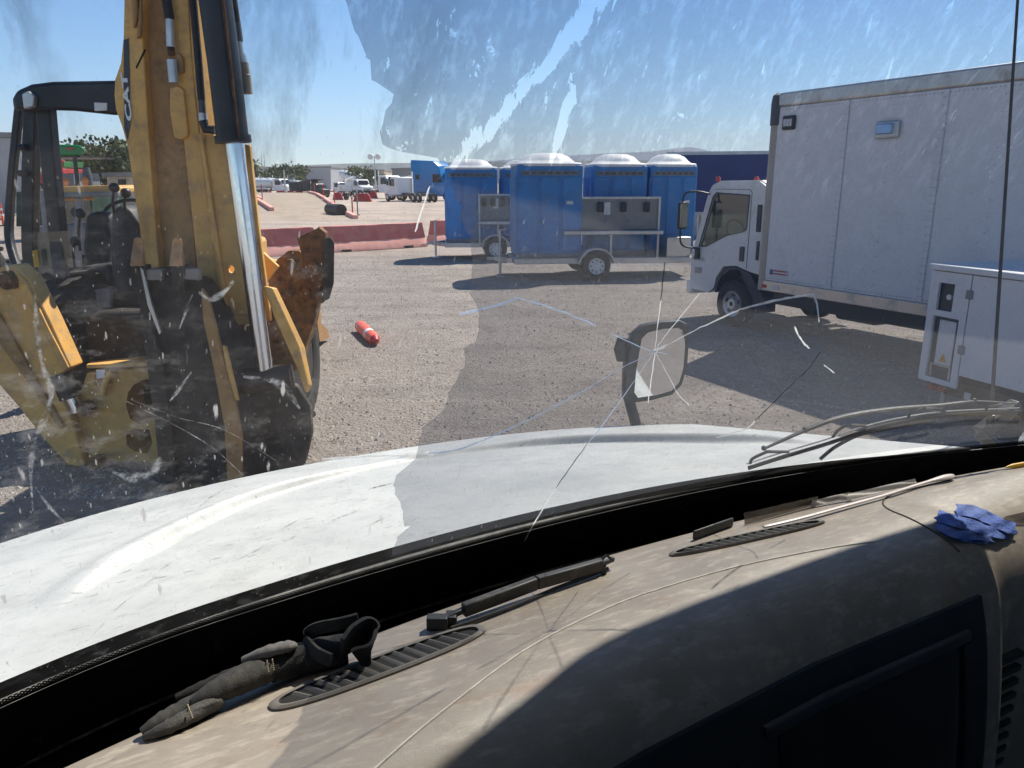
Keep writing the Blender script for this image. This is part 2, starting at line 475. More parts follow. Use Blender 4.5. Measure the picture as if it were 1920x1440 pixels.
def stake(p, h, lab, m=None):
    mb = MB(); mb.tube([p, p + Vector((0, 0, h))], 0.05, 8); mb.box(p + Vector((0, 0, 0.04)), (0.3, 0.3, 0.08)); mb.ball(p + Vector((0, 0, h)), 0.07, 8, 6)
    return tag(obj('marker_post', mb, m or MAT['red_far'], world=False), lab, 'marker post', 'marker posts around the dirt ramp')
for i, k in enumerate((0.12, 0.38, 0.62, 0.86)):
    stake(ramp_pt(0, k) + Vector((0.5, 0, -0.1)), 1.3, ('thin red post by the lowest kerb block of the ramp', 'thin red post by the second kerb block of the ramp', 'thin red post halfway up the ramp kerb', 'thin red post near the top of the ramp kerb')[i])
stake(ramp_pt(1, 0.55) + Vector((3.9, 0, -0.2)), 1.5, 'thin red post on the ramp beside the chromed rod')
stake(G(671, 404), 1.7, 'dull grey post standing right of the ramp foot', MAT['midgrey'])

# ------------------------------------------------------------------ the truck we sit in: local x = across the cab, y = forward
CAB_A = rad(26.7)
cab = thing('bonneted_truck', 'white bonneted truck seen from its driver seat with scuffed hood and cracked windshield', 'truck', (0, 0, 0), CAB_A)
_ca, _sa = math.cos(CAB_A), math.sin(CAB_A)
def loc_ray(px, py):
    r = ray(px, py); return Vector((r.x * _ca + r.y * _sa, -r.x * _sa + r.y * _ca, r.z)) / FOCAL
def L(px, py, z):                               # cab-local place at height z
    r = loc_ray(px, py); k = (z - CAM_Z) / r.z; return Vector((r.x * k, r.y * k, z))
def to_cab(p): return Vector((p.x * _ca + p.y * _sa, -p.x * _sa + p.y * _ca, p.z))
RAKE = 0.50; GZ = 1.90
def base_f(l): return 0.842 - 0.155 * (l - 0.62) ** 2 - 0.6 * max(0.0, 0.05 - l) ** 2
def glass_pt(l, z, off=0.0):
    return Vector((l, base_f(l) - RAKE * (z - GZ) - off * 0.894, z + off * -0.447))
def on_glass(px, py, off=0.0):                  # point of the pane where a sight line crosses it
    r = loc_ray(px, py); a, b = 0.2, 2.5
    for _ in range(40):
        k = (a + b) / 2
        if k * r.y < base_f(k * r.x) - RAKE * (CAM_Z + k * r.z - GZ): a = k
        else: b = k
    p = r * a + Vector((0, 0, CAM_Z)); return glass_pt(p.x, p.z, off)
def add_uv(o, fn):
    me = o.data; uv = me.uv_layers.new(name='UVMap')
    co = [fn(v.co) for v in me.vertices]
    for lp in me.loops: uv.data[lp.index].uv = co[lp.vertex_index]

# ---- windshield pane with road grime
def windshield_material():
    t = NT('dirty_windshield'); t.n.remove(t.b)
    tr = t.n.new('ShaderNodeBsdfTransparent'); tr.inputs[0].default_value = (0.94, 0.965, 0.955, 1)
    gl = t.n.new('ShaderNodeBsdfGlossy'); gl.inputs['Roughness'].default_value = 0.0
    fr = t.n.new('ShaderNodeFresnel'); fr.inputs[0].default_value = 1.42
    mx = t.n.new('ShaderNodeMixShader'); t.l.new(fr.outputs[0], mx.inputs[0]); t.l.new(tr.outputs[0], mx.inputs[1]); t.l.new(gl.outputs[0], mx.inputs[2])
    uvs = t.n.new('ShaderNodeSeparateXYZ'); t.l.new(t.co('UV'), uvs.inputs[0])
    U, V = uvs.outputs[0], uvs.outputs[1]
    # scuffs: short slanted strokes, thick over the left of the pane and near the wiper
    s1 = t.noise(1, 6, 0.7, vec=t.mapping((150, 22, 1), (0, 0, -0.55), 'UV'))
    s2 = t.noise(1, 7, 0.75, vec=t.mapping((30, 52, 1), (0, 0, 0.5), 'UV', (3, 1, 0)))
    patch = t.noise(7, 4, 0.6, vec=t.mapping((1, 1, 1), (0, 0, 0), 'UV', (1.7, 0.3, 0)))
    left = t.ramp(U, 0.42, 0.10)
    low = t.ramp(V, 0.50, 0.28)
    pm = t.ramp(patch, 0.40, 0.66)
    strokes = t.math('MULTIPLY', t.ramp(s1, 0.655, 0.70), t.math('MULTIPLY', pm, t.ramp(left, 0, 1, 0.25, 0.95)))
    smear = t.math('MULTIPLY', t.ramp(s2, 0.50, 0.76), t.math('MULTIPLY', left, t.math('MULTIPLY', low, t.ramp(patch, 0.42, 0.7, 0.1, 0.85))))
    specks = t.math('MULTIPLY', t.ramp(t.noise(170, 2, 0.5, vec=t.co('UV')), 0.735, 0.78), t.ramp(patch, 0.3, 0.7, 0.12, 0.7))
    fa = t.flecks(230, 55, -0.62, 0.20, 0.82); fb = t.flecks(520, 200, 0.4, 0.26, 0.90, (3, 7, 0)); fc_ = t.flecks(95, 22, -0.75, 0.20, 0.80, (9, 2, 0))
    fk = t.math('MAXIMUM', t.math('MULTIPLY', fa, t.ramp(patch, 0.34, 0.56, 0.05, 0.8)), t.math('MAXIMUM', t.math('MULTIPLY', fb, t.ramp(patch, 0.30, 0.65, 0.15, 0.7)), t.math('MULTIPLY', fc_, t.math('MULTIPLY', left, low))))
    fk = t.math('MULTIPLY', t.math('MULTIPLY', fk, t.ramp(V, 0.56, 0.36, 0.12, 1.0)), t.ramp(U, 0.55, 0.2, 0.45, 1.0))
    veil = t.ramp(t.noise(2.4, 6, 0.62, vec=t.mapping((1, 1, 1), (0, 0, 0), 'UV', (0, 2.2, 0))), 0.3, 0.75, 0.01, 0.05)
    fac = t.math('MINIMUM', t.math('ADD', t.math('ADD', t.math('MULTIPLY', strokes, 0.5), t.math('MULTIPLY', smear, 0.75)), t.math('ADD', t.math('MAXIMUM', t.math('MULTIPLY', specks, 0.4), t.math('MULTIPLY', fk, 0.8)), veil)), 0.85)
    df = t.n.new('ShaderNodeBsdfDiffuse'); df.inputs[0].default_value = (0.55, 0.53, 0.50, 1)
    tl = t.n.new('ShaderNodeBsdfTranslucent'); tl.inputs[0].default_value = (0.62, 0.60, 0.57, 1)
    m2 = t.n.new('ShaderNodeMixShader'); m2.inputs[0].default_value = 0.6; t.l.new(df.outputs[0], m2.inputs[1]); t.l.new(tl.outputs[0], m2.inputs[2])
    m3 = t.n.new('ShaderNodeMixShader'); t.l.new(fac, m3.inputs[0]); t.l.new(mx.outputs[0], m3.inputs[1]); t.l.new(m2.outputs[0], m3.inputs[2])
    # dark greasy smudges wiped high on the left side
    sm = t.noise(1, 7, 0.7, vec=t.mapping((16, 5, 1), (0, 0, 0.12), 'UV', (0.4, 0.9, 0)))
    blot = t.noise(9, 3, 0.5, vec=t.mapping((1, 1, 1), (0, 0, 0), 'UV', (5.3, 2.0, 0)))
    smf = t.math('MULTIPLY', t.math('MULTIPLY', t.ramp(sm, 0.44, 0.70), t.ramp(blot, 0.42, 0.58)), t.math('MULTIPLY', t.ramp(U, 0.26, 0.12), t.ramp(V, 0.30, 0.44)))
    dk = t.n.new('ShaderNodeBsdfDiffuse'); dk.inputs[0].default_value = (0.10, 0.11, 0.13, 1)
    m4 = t.n.new('ShaderNodeMixShader'); t.l.new(t.math('MULTIPLY', smf, 0.9), m4.inputs[0]); t.l.new(m3.outputs[0], m4.inputs[1]); t.l.new(dk.outputs[0], m4.inputs[2])
    t.l.new(m4.outputs[0], t.out.inputs[0])
    return t.m
def glass_grid(l0, l1, z0, z1, nl, nz, off):
    mb = MB()
    for i in range(nz + 1):
        for j in range(nl + 1): mb.v.append(tuple(glass_pt(l0 + (l1 - l0) * j / nl, z0 + (z1 - z0) * i / nz, off)))
    for i in range(nz):
        for j in range(nl): mb.f.append((i * (nl + 1) + j, i * (nl + 1) + j + 1, (i + 1) * (nl + 1) + j + 1, (i + 1) * (nl + 1) + j))
    return mb
LX0, LX1 = -0.36, 1.52
windshield = obj('windshield', glass_grid(LX0, LX1, 1.80, 2.74, 60, 24, 0), windshield_material(), cab, angle=80)
add_uv(windshield, lambda c: (c.x, c.z - GZ))
tag(windshield, 'cracked grimy windshield pane with peeling tint film')

# ---- black printed border along the bottom of the pane
frit = obj('printed_border', glass_grid(LX0, LX1, 1.79, 1.901, 60, 3, 0.003), M('black_ceramic_print', (0.006, 0.006, 0.007), 0.25, var=0.1), windshield)
t = NT('printed_dot_fringe'); t.n.remove(t.b)
vn = t.n.new('ShaderNodeTexVoronoi'); vn.inputs['Randomness'].default_value = 0.0
t.l.new(t.mapping((330, 360, 1), (0, 0, 0.785), 'UV'), vn.inputs['Vector']); vn.inputs['Scale'].default_value = 1.0
uvx = t.n.new('ShaderNodeSeparateXYZ'); t.l.new(t.co('UV'), uvx.inputs[0])
dotr = t.ramp(uvx.outputs[1], 0.0, 0.0105, 0.72, 0.40)
on = t.math('LESS_THAN', vn.outputs['Distance'], dotr)
tr = t.n.new('ShaderNodeBsdfTransparent'); bk = t.n.new('ShaderNodeBsdfDiffuse'); bk.inputs[0].default_value = (0.008, 0.008, 0.009, 1)
mx = t.n.new('ShaderNodeMixShader'); t.l.new(on, mx.inputs[0]); t.l.new(tr.outputs[0], mx.inputs[1]); t.l.new(bk.outputs[0], mx.inputs[2]); t.l.new(mx.outputs[0], t.out.inputs[0])
fringe = obj('printed_border_dots', glass_grid(LX0, LX1, 1.9015, 1.912, 60, 1, 0.003), t.m, windshield)
add_uv(fringe, lambda c: (c.x, c.z - 1.9015))

# ---- peeling tint film over the right of the pane
def film_material():
    t = NT('scratched_tint_film'); t.n.remove(t.b)
    tr = t.n.new('ShaderNodeBsdfTransparent'); tr.inputs[0].default_value = (0.74, 0.745, 0.765, 1)
    uv0 = t.n.new('ShaderNodeSeparateXYZ'); t.l.new(t.co('UV'), uv0.inputs[0]); t.l.new(t.mixc(t.ramp(uv0.outputs[0], 0.20, 0.62), (0.60, 0.615, 0.645), (0.78, 0.785, 0.80)), tr.inputs[0])
    df = t.n.new('ShaderNodeBsdfDiffuse'); df.inputs[0].default_value = (0.42, 0.43, 0.46, 1)
    tl = t.n.new('ShaderNodeBsdfTranslucent'); tl.inputs[0].default_value = (0.50, 0.51, 0.55, 1)
    mm = t.n.new('ShaderNodeMixShader'); mm.inputs[0].default_value = 0.5; t.l.new(df.outputs[0], mm.inputs[1]); t.l.new(tl.outputs[0], mm.inputs[2])
    grain = t.ramp(t.noise(260, 3, 0.6, vec=t.co('UV')), 0.35, 0.8, 0.07, 0.18)
    body = t.n.new('ShaderNodeMixShader'); t.l.new(grain, body.inputs[0]); t.l.new(tr.outputs[0], body.inputs[1]); t.l.new(mm.outputs[0], body.inputs[2])
    uvs = t.n.new('ShaderNodeSeparateXYZ'); t.l.new(t.co('UV'), uvs.inputs[0])
    U, V = uvs.outputs[0], uvs.outputs[1]
    # scraped-off flakes, slanted, only on the upper part
    f1 = t.noise(1, 9, 0.72, vec=t.mapping((30, 14, 1), (0, 0, -0.5), 'UV', (0.4, 0.2, 0)), dist=0.5)
    f2 = t.noise(1, 6, 0.7, vec=t.mapping((120, 26, 1), (0, 0, -0.5), 'UV', (2.4, 0.2, 0)))
    hi = t.ramp(V, 0.415, 0.47)
    # one long ragged scrape running down and to the left
    line = t.math('ADD', t.math('SUBTRACT', U, t.math('MULTIPLY', V, 0.92)), t.math('MULTIPLY', f1, 0.11))
    scr = t.math('ABSOLUTE', t.math('SUBTRACT', line, SCRAPE_C))
    long_ = t.math('LESS_THAN', scr, t.ramp(V, 0.42, 0.55, 0.004, 0.011))
    flakes = t.math('MAXIMUM', t.math('GREATER_THAN', f1, 0.62), t.math('MULTIPLY', t.math('GREATER_THAN', f2, 0.655), t.math('GREATER_THAN', f1, 0.47)))
    gone = t.math('MULTIPLY', t.math('MAXIMUM', flakes, long_), hi)
    soft = t.math('MULTIPLY', t.ramp(t.noise(1, 6, 0.7, vec=t.mapping((70, 34, 1), (0, 0, -0.5), 'UV')), 0.50, 0.72, 0, 0.7), hi)
    gone = t.math('MAXIMUM', gone, soft)
    clear = t.n.new('ShaderNodeBsdfTransparent')
    mx = t.n.new('ShaderNodeMixShader'); t.l.new(gone, mx.inputs[0]); t.l.new(body.outputs[0], mx.inputs[1]); t.l.new(clear.outputs[0], mx.inputs[2])
    t.l.new(mx.outputs[0], t.out.inputs[0])
    return t.m
p1, p2 = on_glass(1055, 0), on_glass(915, 285)
SCRAPE_C = ((p1.x - 0.92 * (p1.z - GZ)) + (p2.x - 0.92 * (p2.z - GZ))) / 2 + 0.055
edge_px = [(648, -60), (650, 0), (656, 42), (670, 66), (684, 104), (694, 110), (699, 150), (728, 168), (742, 136), (728, 205), (718, 245), (722, 276), (760, 262), (800, 220), (815, 262), (823, 300), (840, 330), (858, 380), (874, 440), (886, 505), (881, 545), (896, 590), (886, 640), (868, 650), (866, 690), (838, 735), (830, 765), (790, 800), (776, 858), (740, 890), (738, 912), (756, 950), (763, 985), (744, 1010), (735, 1040)]
ep = [on_glass(*p) for p in edge_px]
ep.insert(0, glass_pt(ep[0].x, 2.735))
ez = [p.z for p in ep]; el = [p.x for p in ep]
for i in range(1, len(ez)):                     # keep the rows in order from top to bottom
    if ez[i] > ez[i - 1] - 0.002: ez[i] = ez[i - 1] - 0.002
fm = MB(); zs = sorted(set(ez + list(np.linspace(1.925, ez[0], 60))), reverse=True); nl = 30
for z in zs:
    l0 = float(np.interp(-z, [-q for q in ez], el)) + 0.0018 * math.sin(z * 900) + 0.0014 * math.sin(z * 2300) + random.uniform(-0.0016, 0.0016)
    for j in range(nl + 1): fm.v.append(tuple(glass_pt(l0 + (1.50 - l0) * j / nl, z, 0.0022)))
for i in range(len(zs) - 1):
    for j in range(nl): fm.f.append(((i + 1) * (nl + 1) + j, (i + 1) * (nl + 1) + j + 1, i * (nl + 1) + j + 1, i * (nl + 1) + j))
film = obj('tint_film', fm, film_material(), windshield, angle=80)
add_uv(film, lambda c: (c.x, c.z - GZ))
tag(film, 'greyish tint film with a ragged peeled edge and scraped flakes')

# ---- cracks radiating from a stone chip
def crack_mat(name, col, clear):
    t = NT(name); t.n.remove(t.b); tr = t.n.new('ShaderNodeBsdfTransparent'); mx = t.n.new('ShaderNodeMixShader')
    df = t.n.new('ShaderNodeBsdfDiffuse'); tl = t.n.new('ShaderNodeBsdfTranslucent'); t.b = t.n.new('ShaderNodeMixShader'); t.b.inputs[0].default_value = 0.9
    df.inputs[0].default_value = tl.inputs[0].default_value = (*col, 1); t.l.new(df.outputs[0], t.b.inputs[1]); t.l.new(tl.outputs[0], t.b.inputs[2])
    t.l.new(t.ramp(t.noise(60, 4), 0.35, 0.65, clear - 0.2, clear + 0.2), mx.inputs[0]); t.l.new(t.b.outputs[0], mx.inputs[1]); t.l.new(tr.outputs[0], mx.inputs[2]); t.l.new(mx.outputs[0], t.out.inputs[0])
    return t.m
ck_white = crack_mat('crack_bright', (1.0, 1.0, 1.0), 0.48)  # sky and sun glints on the cracks are put into these colours
ck_blue = crack_mat('crack_bluish', (0.68, 0.80, 1.0), 0.48)
ck_dark = crack_mat('crack_dark', (0.05, 0.05, 0.05), 0.4)
C0 = (1225, 655)
cracks = [
    ([C0, (1205, 650), (1150, 626), (1145, 623)], 1.6, ck_blue), ([(1115, 607), (1075, 590), (1020, 570), (970, 555)], 1.3, ck_blue), ([(970, 555), (925, 570), (858, 585)], 2.4, ck_blue),
    ([C0, (1232, 590), (1236, 560)], 1.5, ck_white), ([(1236, 560), (1240, 520), (1244, 488)], 1.1, ck_dark),
    ([C0, (1240, 632), (1265, 600), (1310, 545)], 1.4, ck_white),
    ([C0, (1245, 645)], 4.0, ck_white), ([C0, (1280, 626), (1330, 601), (1385, 577)], 2.2, ck_white), ([(1385, 577), (1440, 562), (1490, 553), (1523, 549)], 2.6, ck_white), ([(1523, 549), (1529, 572), (1533, 601)], 2.0, ck_white),
    ([C0, (1160, 688), (1090, 730), (1020, 768)], 1.8, ck_blue), ([(1020, 768), (940, 806), (858, 838), (800, 846)], 1.6, ck_blue), ([(760, 849), (690, 851), (602, 857)], 2.0, ck_white),
    ([C0, (1190, 705), (1140, 776), (1098, 830)], 1.5, ck_blue), ([(1098, 830), (1070, 868), (1040, 912)], 1.1, ck_dark), ([(1040, 912), (1005, 968), (981, 1012)], 1.5, ck_white),
    ([C0, (1221, 690), (1212, 752)], 1.7, ck_white), ([C0, (1250, 700), (1268, 735), (1290, 757)], 1.2, ck_white), ([C0, (1235, 658), (1247, 660)], 1.5, ck_blue),
    ([(1535, 657), (1512, 690), (1490, 708)], 1.2, ck_dark), ([(1490, 708), (1450, 750), (1412, 786)], 1.1, ck_dark), ([(1412, 786), (1398, 800), (1340, 818)], 1.9, ck_white),
    ([(1487, 610), (1500, 636), (1515, 651)], 1.9, ck_white), ([(1541, 681), (1562, 697)], 1.5, ck_white), ([(803, 345), (790, 385), (776, 430)], 1.3, ck_white),
]
for path, w, m in cracks:
    mb = MB(); fine = catmull([Vector((*p, 0)) for p in path], 5)
    fine = [on_glass(p.x + random.uniform(-.7, .7), p.y + random.uniform(-.7, .7), 0.0035) for p in fine]
    n = len(fine)
    core = path[0] == C0
    rs = [w * 0.00050 * (0.75 + 0.5 * random.random()) * (1.0 if 0 < i < n - 1 else 0.5) * (0.28 + 0.7 * i / n if core else 1.15) for i in range(n)]
    mb.tube(fine, rs, 5)
    obj('crack', mb, m, windshield)
chip = MB(); ck = on_glass(*C0, 0.0035)
for k in range(9):
    a = k * 0.7 + random.random() * 0.3; r0 = random.uniform(0.0015, 0.004)
    chip.tube([ck, ck + Vector((math.cos(a) * r0, -0.0003, math.sin(a) * r0))], [0.0007, 0.0002], 5)
obj('stone_chip', chip, ck_white, windshield)
# wiped dirt streaks left on the pane
t = NT('wiped_dirt'); t.n.remove(t.b)
tr = t.n.new('ShaderNodeBsdfTransparent'); df = t.n.new('ShaderNodeBsdfTranslucent'); df.inputs[0].default_value = (0.62, 0.63, 0.64, 1)
mx = t.n.new('ShaderNodeMixShader'); ux = t.n.new('ShaderNodeSeparateXYZ'); t.l.new(t.co('UV'), ux.inputs[0]); soft = t.math('MULTIPLY', t.ramp(ux.outputs[0], 0, 0.5), t.ramp(ux.outputs[0], 1, 0.5)); t.l.new(t.math('MULTIPLY', t.ramp(t.noise(90, 8, 0.8), 0.42, 0.66, 0.0, 0.55), t.ramp(soft, 0, 0.6)), mx.inputs[0]); t.l.new(tr.outputs[0], mx.inputs[1]); t.l.new(df.outputs[0], mx.inputs[2]); t.l.new(mx.outputs[0], t.out.inputs[0])
streak_mat = t.m
streaks = [([(66, 520), (68, 590), (78, 670), (96, 725), (86, 770), (66, 815), (58, 870), (62, 950)], 9), ([(66, 905), (95, 945), (128, 978)], 4), ([(236, 745), (330, 792), (400, 835), (455, 885)], 1.3), ([(240, 740), (330, 775), (420, 800), (520, 860)], 1.1),
           ([(300, 850), (285, 878), (250, 888), (210, 878)], 12), ([(372, 540), (392, 555), (420, 540), (436, 520)], 8), ([(455, 700), (520, 712), (560, 760)], 9), ([(318, 745), (340, 715), (358, 690)], 5), ([(335, 610), (350, 570), (360, 545)], 4)]
for path, w in streaks:
    mb = MB(); fine = catmull([Vector((*p, 0)) for p in path], 6); n = len(fine); rows = []
    for i, p in enumerate(fine):
        d = (fine[min(i + 1, n - 1)] - fine[max(i - 1, 0)]).normalized(); q = Vector((-d.y, d.x, 0)) * w * (0.8 + 0.25 * math.sin(i * 0.7 + w)) * math.sin(math.pi * (i + 0.7) / (n + 0.4)) ** 0.5
        rows.append([on_glass(p.x - q.x, p.y - q.y, 0.0045), on_glass(p.x, p.y, 0.0045), on_glass(p.x + q.x, p.y + q.y, 0.0045)])
    mb.loft(rows, closed=False)
    so = obj('dirt_streak', mb, streak_mat, windshield); uvl = so.data.uv_layers.new(name='UVMap')
    for lp in so.data.loops: uvl.data[lp.index].uv = ((lp.vertex_index % 3) * 0.5, 0)

# ---- hood
def hood_material():
    t = NT('scuffed_white_hood')
    c = t.mixc(t.ramp(t.noise(3, 5), 0.35, 0.65), (0.47, 0.475, 0.455), (0.575, 0.575, 0.55))
    # dirt collected in thin scratches and chips
    sc1 = t.noise(1, 7, 0.72, vec=t.mapping((9, 70, 1), (0, 0, 0.15)))
    area = t.noise(4.5, 4, 0.6)
    f = t.math('MULTIPLY', t.ramp(sc1, 0.635, 0.675), t.ramp(area, 0.46, 0.58))
    c = t.mixc(t.math('MULTIPLY', f, 0.85), c, (0.10, 0.10, 0.09))
    spk = t.math('MULTIPLY', t.ramp(t.noise(120, 4, 0.7), 0.64, 0.70), t.ramp(t.noise(8, 5), 0.42, 0.60))
    c = t.mixc(t.math('MULTIPLY', spk, 0.7), c, (0.16, 0.15, 0.14))
    c = t.mixc(t.ramp(t.noise(14, 7, 0.75), 0.48, 0.78, 0, 0.6), c, (0.30, 0.295, 0.28))
    ch = t.math('MAXIMUM', t.math('MULTIPLY', t.flecks(24, 95, 0.25, 0.22, 0.74, kind='Object'), 0.9), t.math('MULTIPLY', t.flecks(120, 170, 0.2, 0.26, 0.74, (5, 3, 0), 'Object'), 0.7))
    c = t.mixc(t.math('MULTIPLY', ch, t.ramp(t.noise(5, 4), 0.38, 0.6)), c, (0.13, 0.125, 0.115))
    t.base(c); t.rough(t.ramp(t.noise(10, 5), 0.3, 0.7, 0.42, 0.62)); t.b.inputs['Coat Weight'].default_value = 0.12; t.b.inputs['Coat Roughness'].default_value = 0.25
    t.bump(t.math('ADD', t.noise(25, 5), t.math('MULTIPLY', f, -2.0)), 0.12, 0.003)
    return t.m
ridge = [np.array(p) for p in ((-0.15, 1.04), (-0.11, 1.14), (-0.045, 1.27), (0.035, 1.385), (0.16, 1.515), (0.33, 1.605), (0.60, 1.665))]
rl = catmull([(p[0], p[1], 0) for p in ridge], 8)
RA = np.array([(p.x, p.y) for p in rl]); RB = RA.copy(); RB[:, 0] = 1.16 - RB[:, 0]
def ridge_relief(l, f, P, mirror):
    q = np.stack([l, f], 1); a, b = P[:-1], P[1:]; d = b - a
    tt = np.clip(((q[:, None] - a) * d).sum(2) / (d * d).sum(1), 0, 1); c = a + d * tt[..., None]
    e = np.hypot(*(np.moveaxis(q[:, None] - c, 2, 0))); i = e.argmin(1); r = np.arange(len(q)); e = e[r, i]
    side = d[i, 0] * (q - a[i])[:, 1] - d[i, 1] * (q - a[i])[:, 0]
    inner = (side > 0) if mirror else (side < 0)
    k = (i + tt[r, i]) / len(a)
    sm = lambda x0, x1, x: (lambda y: y * y * (3 - 2 * y))(np.clip((x - x0) / (x1 - x0), 0, 1))
    s_ = sm(0.0, 0.30, k) * (1 - 0.65 * sm(0.72, 1.0, k)); w = 1.0 - 0.35 * sm(0.3, 0.9, k)
    bump_ = np.where(inner, 1 - sm(0.012, 0.032, e / w), np.exp(-(e / (0.036 * w)) ** 2))
    groove = np.where(inner, np.exp(-((e / w - 0.046) / 0.014) ** 2) * sm(0.22, 0.40, k), 0.0)
    return 0.018 * s_ * bump_ - 0.008 * s_ * groove
def hood_heights(l, f, relief=True):
    l, f = np.atleast_1d(np.asarray(l, float)), np.atleast_1d(np.asarray(f, float))
    w = (l - 0.58) / 0.9
    z = 1.846 - 0.225 * (f - 0.86) + 0.045 * (1 - w * w)
    over = np.maximum(0.0, np.abs(l - 0.58) - 0.86)
    z = z - 2.6 * over ** 1.5 - 1.2 * np.maximum(0, over - 0.12)
    z = z - 3.0 * np.maximum(0.0, f - (1.86 - 0.20 * np.abs(w) ** 3)) ** 1.4
    if relief: z = z + ridge_relief(l, f, RA, False) + ridge_relief(l, f, RB, True)
    return z
def hood_z(l, f, relief=True): return float(hood_heights(l, f, relief)[0])
NU, NV = 420, 240; hm_ = MB()
gl_, gf_ = [], []
for j in range(NV + 1):
    for i in range(NU + 1):
        l = -0.78 + 2.72 * i / NU; f0 = base_f(min(max(l, -0.3), 1.5)) + 0.098
        gl_.append(l); gf_.append(f0 + (2.22 - f0) * j / NV)
gz_ = np.concatenate([hood_heights(gl_[k:k + 20000], gf_[k:k + 20000]) for k in range(0, len(gl_), 20000)])
hm_.v = [(a_, b_, max(0.95, float(c__))) for a_, b_, c__ in zip(gl_, gf_, gz_)]
for j in range(NV):
    for i in range(NU): hm_.f.append((j * (NU + 1) + i, j * (NU + 1) + i + 1, (j + 1) * (NU + 1) + i + 1, (j + 1) * (NU + 1) + i))
hood = obj('hood', hm_, hood_material(), cab, angle=60)
tag(hood, 'white scuffed hood with a curved raised ridge')
# torn dark scratches on the paint
scr_mat = M('bare_scratch', (0.05, 0.045, 0.04), 0.8, var=0.4, scale=60)
for path, w in (([(690, 918), (712, 912), (738, 906)], 7), ([(372, 948), (395, 930), (425, 912)], 5), ([(617, 980), (640, 970), (675, 958)], 2.5), ([(525, 994), (545, 984), (562, 974)], 2.5), ([(432, 1056), (465, 1042), (505, 1020)], 2.0), ([(693, 987), (715, 975), (735, 968)], 2.2), ([(210, 1152), (232, 1132), (252, 1118)], 2.2), ([(272, 1100), (290, 1085), (318, 1082)], 2.0), ([(530, 1016), (545, 1012), (558, 1004)], 1.8), ([(170, 1198), (185, 1182), (198, 1168)], 1.6), ([(300, 1070), (310, 1064), (320, 1056)], 2.6)):
    mb = MB(); rows = []
    pp = catmull([Vector((*p, 0)) for p in path], 7); n = len(pp)
    for i, p in enumerate(pp):
        z = 1.78
        for _ in range(6): q = L(p.x, p.y, z); z = hood_z(q.x, q.y)
        d = random.uniform(0.15, 1.0) * w * 0.00026 * math.sin(math.pi * (i + 0.6) / (n + 0.2))
        a, b = Vector((q.x, q.y - d * 2, 0)), Vector((q.x, q.y + d * 2, 0))
        rows.append([Vector((k.x, k.y, hood_z(k.x, k.y) + 0.0012)) for k in (a, b)])
    mb.loft(rows, closed=False); obj('paint_scratch', mb, scr_mat, hood)
# cowl panel between hood and glass
cw = MB(); rows = []
for i in range(61):
    l = LX0 + (LX1 - LX0) * i / 60; fb = base_f(l)
    zh = hood_z(l, fb + 0.098, False)
    rows.append([Vector((l, fb + 0.045, 1.80)), Vector((l, fb + 0.042, 1.842)), Vector((l, fb + 0.065, 1.846)), Vector((l, fb + 0.088, zh - 0.012)), Vector((l, fb + 0.14, zh - 0.05))])
cw.loft(rows, closed=False)
cowl = obj('cowl_panel', cw, M('dusty_black_cowl', (0.030, 0.031, 0.032), 0.6, var=0.3, scale=12, dirt=(0.30, 0.29, 0.27), dirt_amt=0.6, dirt_scale=16, bump=0.2), cab, angle=60)
# fenders, grille front and tyres below the hood
fd = MB()
for sx in (-0.42, 1.58):
    fd.box((sx + (0.12 if sx < 0 else -0.12) * 0, 1.35, 1.2), (0.30, 1.3, 0.62))
lower = MB(); lower.box((0.58, 1.45, 1.15), (1.75, 1.25, 0.75))
obj('engine_bay', lower, MAT['black'], cab, bevel=0.03)
for sx in (-0.36, 1.52):
    f2 = MB(); f2.box((sx, 1.5, 1.12), (0.36, 1.1, 0.66)); obj('fender', f2, MAT['white'], cab, bevel=0.08, segs=3)
    w2 = MB(); w2.lathe((sx - 0.14, 1.62, 0.48), (1, 0, 0), [(0, 0.25), (0, 0.42), (0.04, 0.48), (0.24, 0.48), (0.28, 0.42), (0.28, 0.25)], 28)
    wo = obj('wheel', w2, MAT['rubber'], cab); w3 = MB(); w3.lathe((sx - 0.15, 1.62, 0.48), (1, 0, 0), [(0, 0.05), (0, 0.26), (0.30, 0.26), (0.30, 0.05)], 20); obj('rim', w3, MAT['steel'], wo)
gb = MB(); gb.box((0.58, 2.12, 1.05), (1.6, 0.10, 0.55)); obj('grille', gb, MAT['grey'], cab, bevel=0.03)
bp = MB(); bp.box((0.58, 2.30, 0.62), (2.2, 0.22, 0.30)); obj('bumper', bp, MAT['steel'], cab, bevel=0.03)
# ---- chassis and cab shell
ch = MB(); ch.box((0.58, -2.0, 0.85), (0.85, 7.0, 0.25)); obj('chassis_frame', ch, MAT['black'], cab)
for sx in (-0.30, 1.18):
    w2 = MB(); w2.lathe((sx, -4.2, 0.48), (1, 0, 0), [(0, 0.25), (0, 0.42), (0.04, 0.48), (0.24, 0.48), (0.28, 0.42), (0.28, 0.25)], 28); obj('wheel', w2, MAT['rubber'], cab)
inner = M('grey_headliner', (0.12, 0.115, 0.11), 0.9, var=0.1)
rf = MB(); rf.box((0.58, -0.29, 2.83), (2.0, 1.66, 0.06)); obj('roof', rf, MAT['white'], cab, bevel=0.02)
vz = MB()
ve = [(-0.36, 0.58), (0.0, 0.645), (0.4, 0.715), (0.62, 0.768), (0.79, 0.808), (0.95, 0.862), (1.06, 0.900), (1.25, 0.922), (1.52, 0.936), (1.72, 0.934)]  # added unseen visor, its front edge shaped to cast the dash shadow
vp = catmull([(a, b, 0) for a, b in ve], 4)
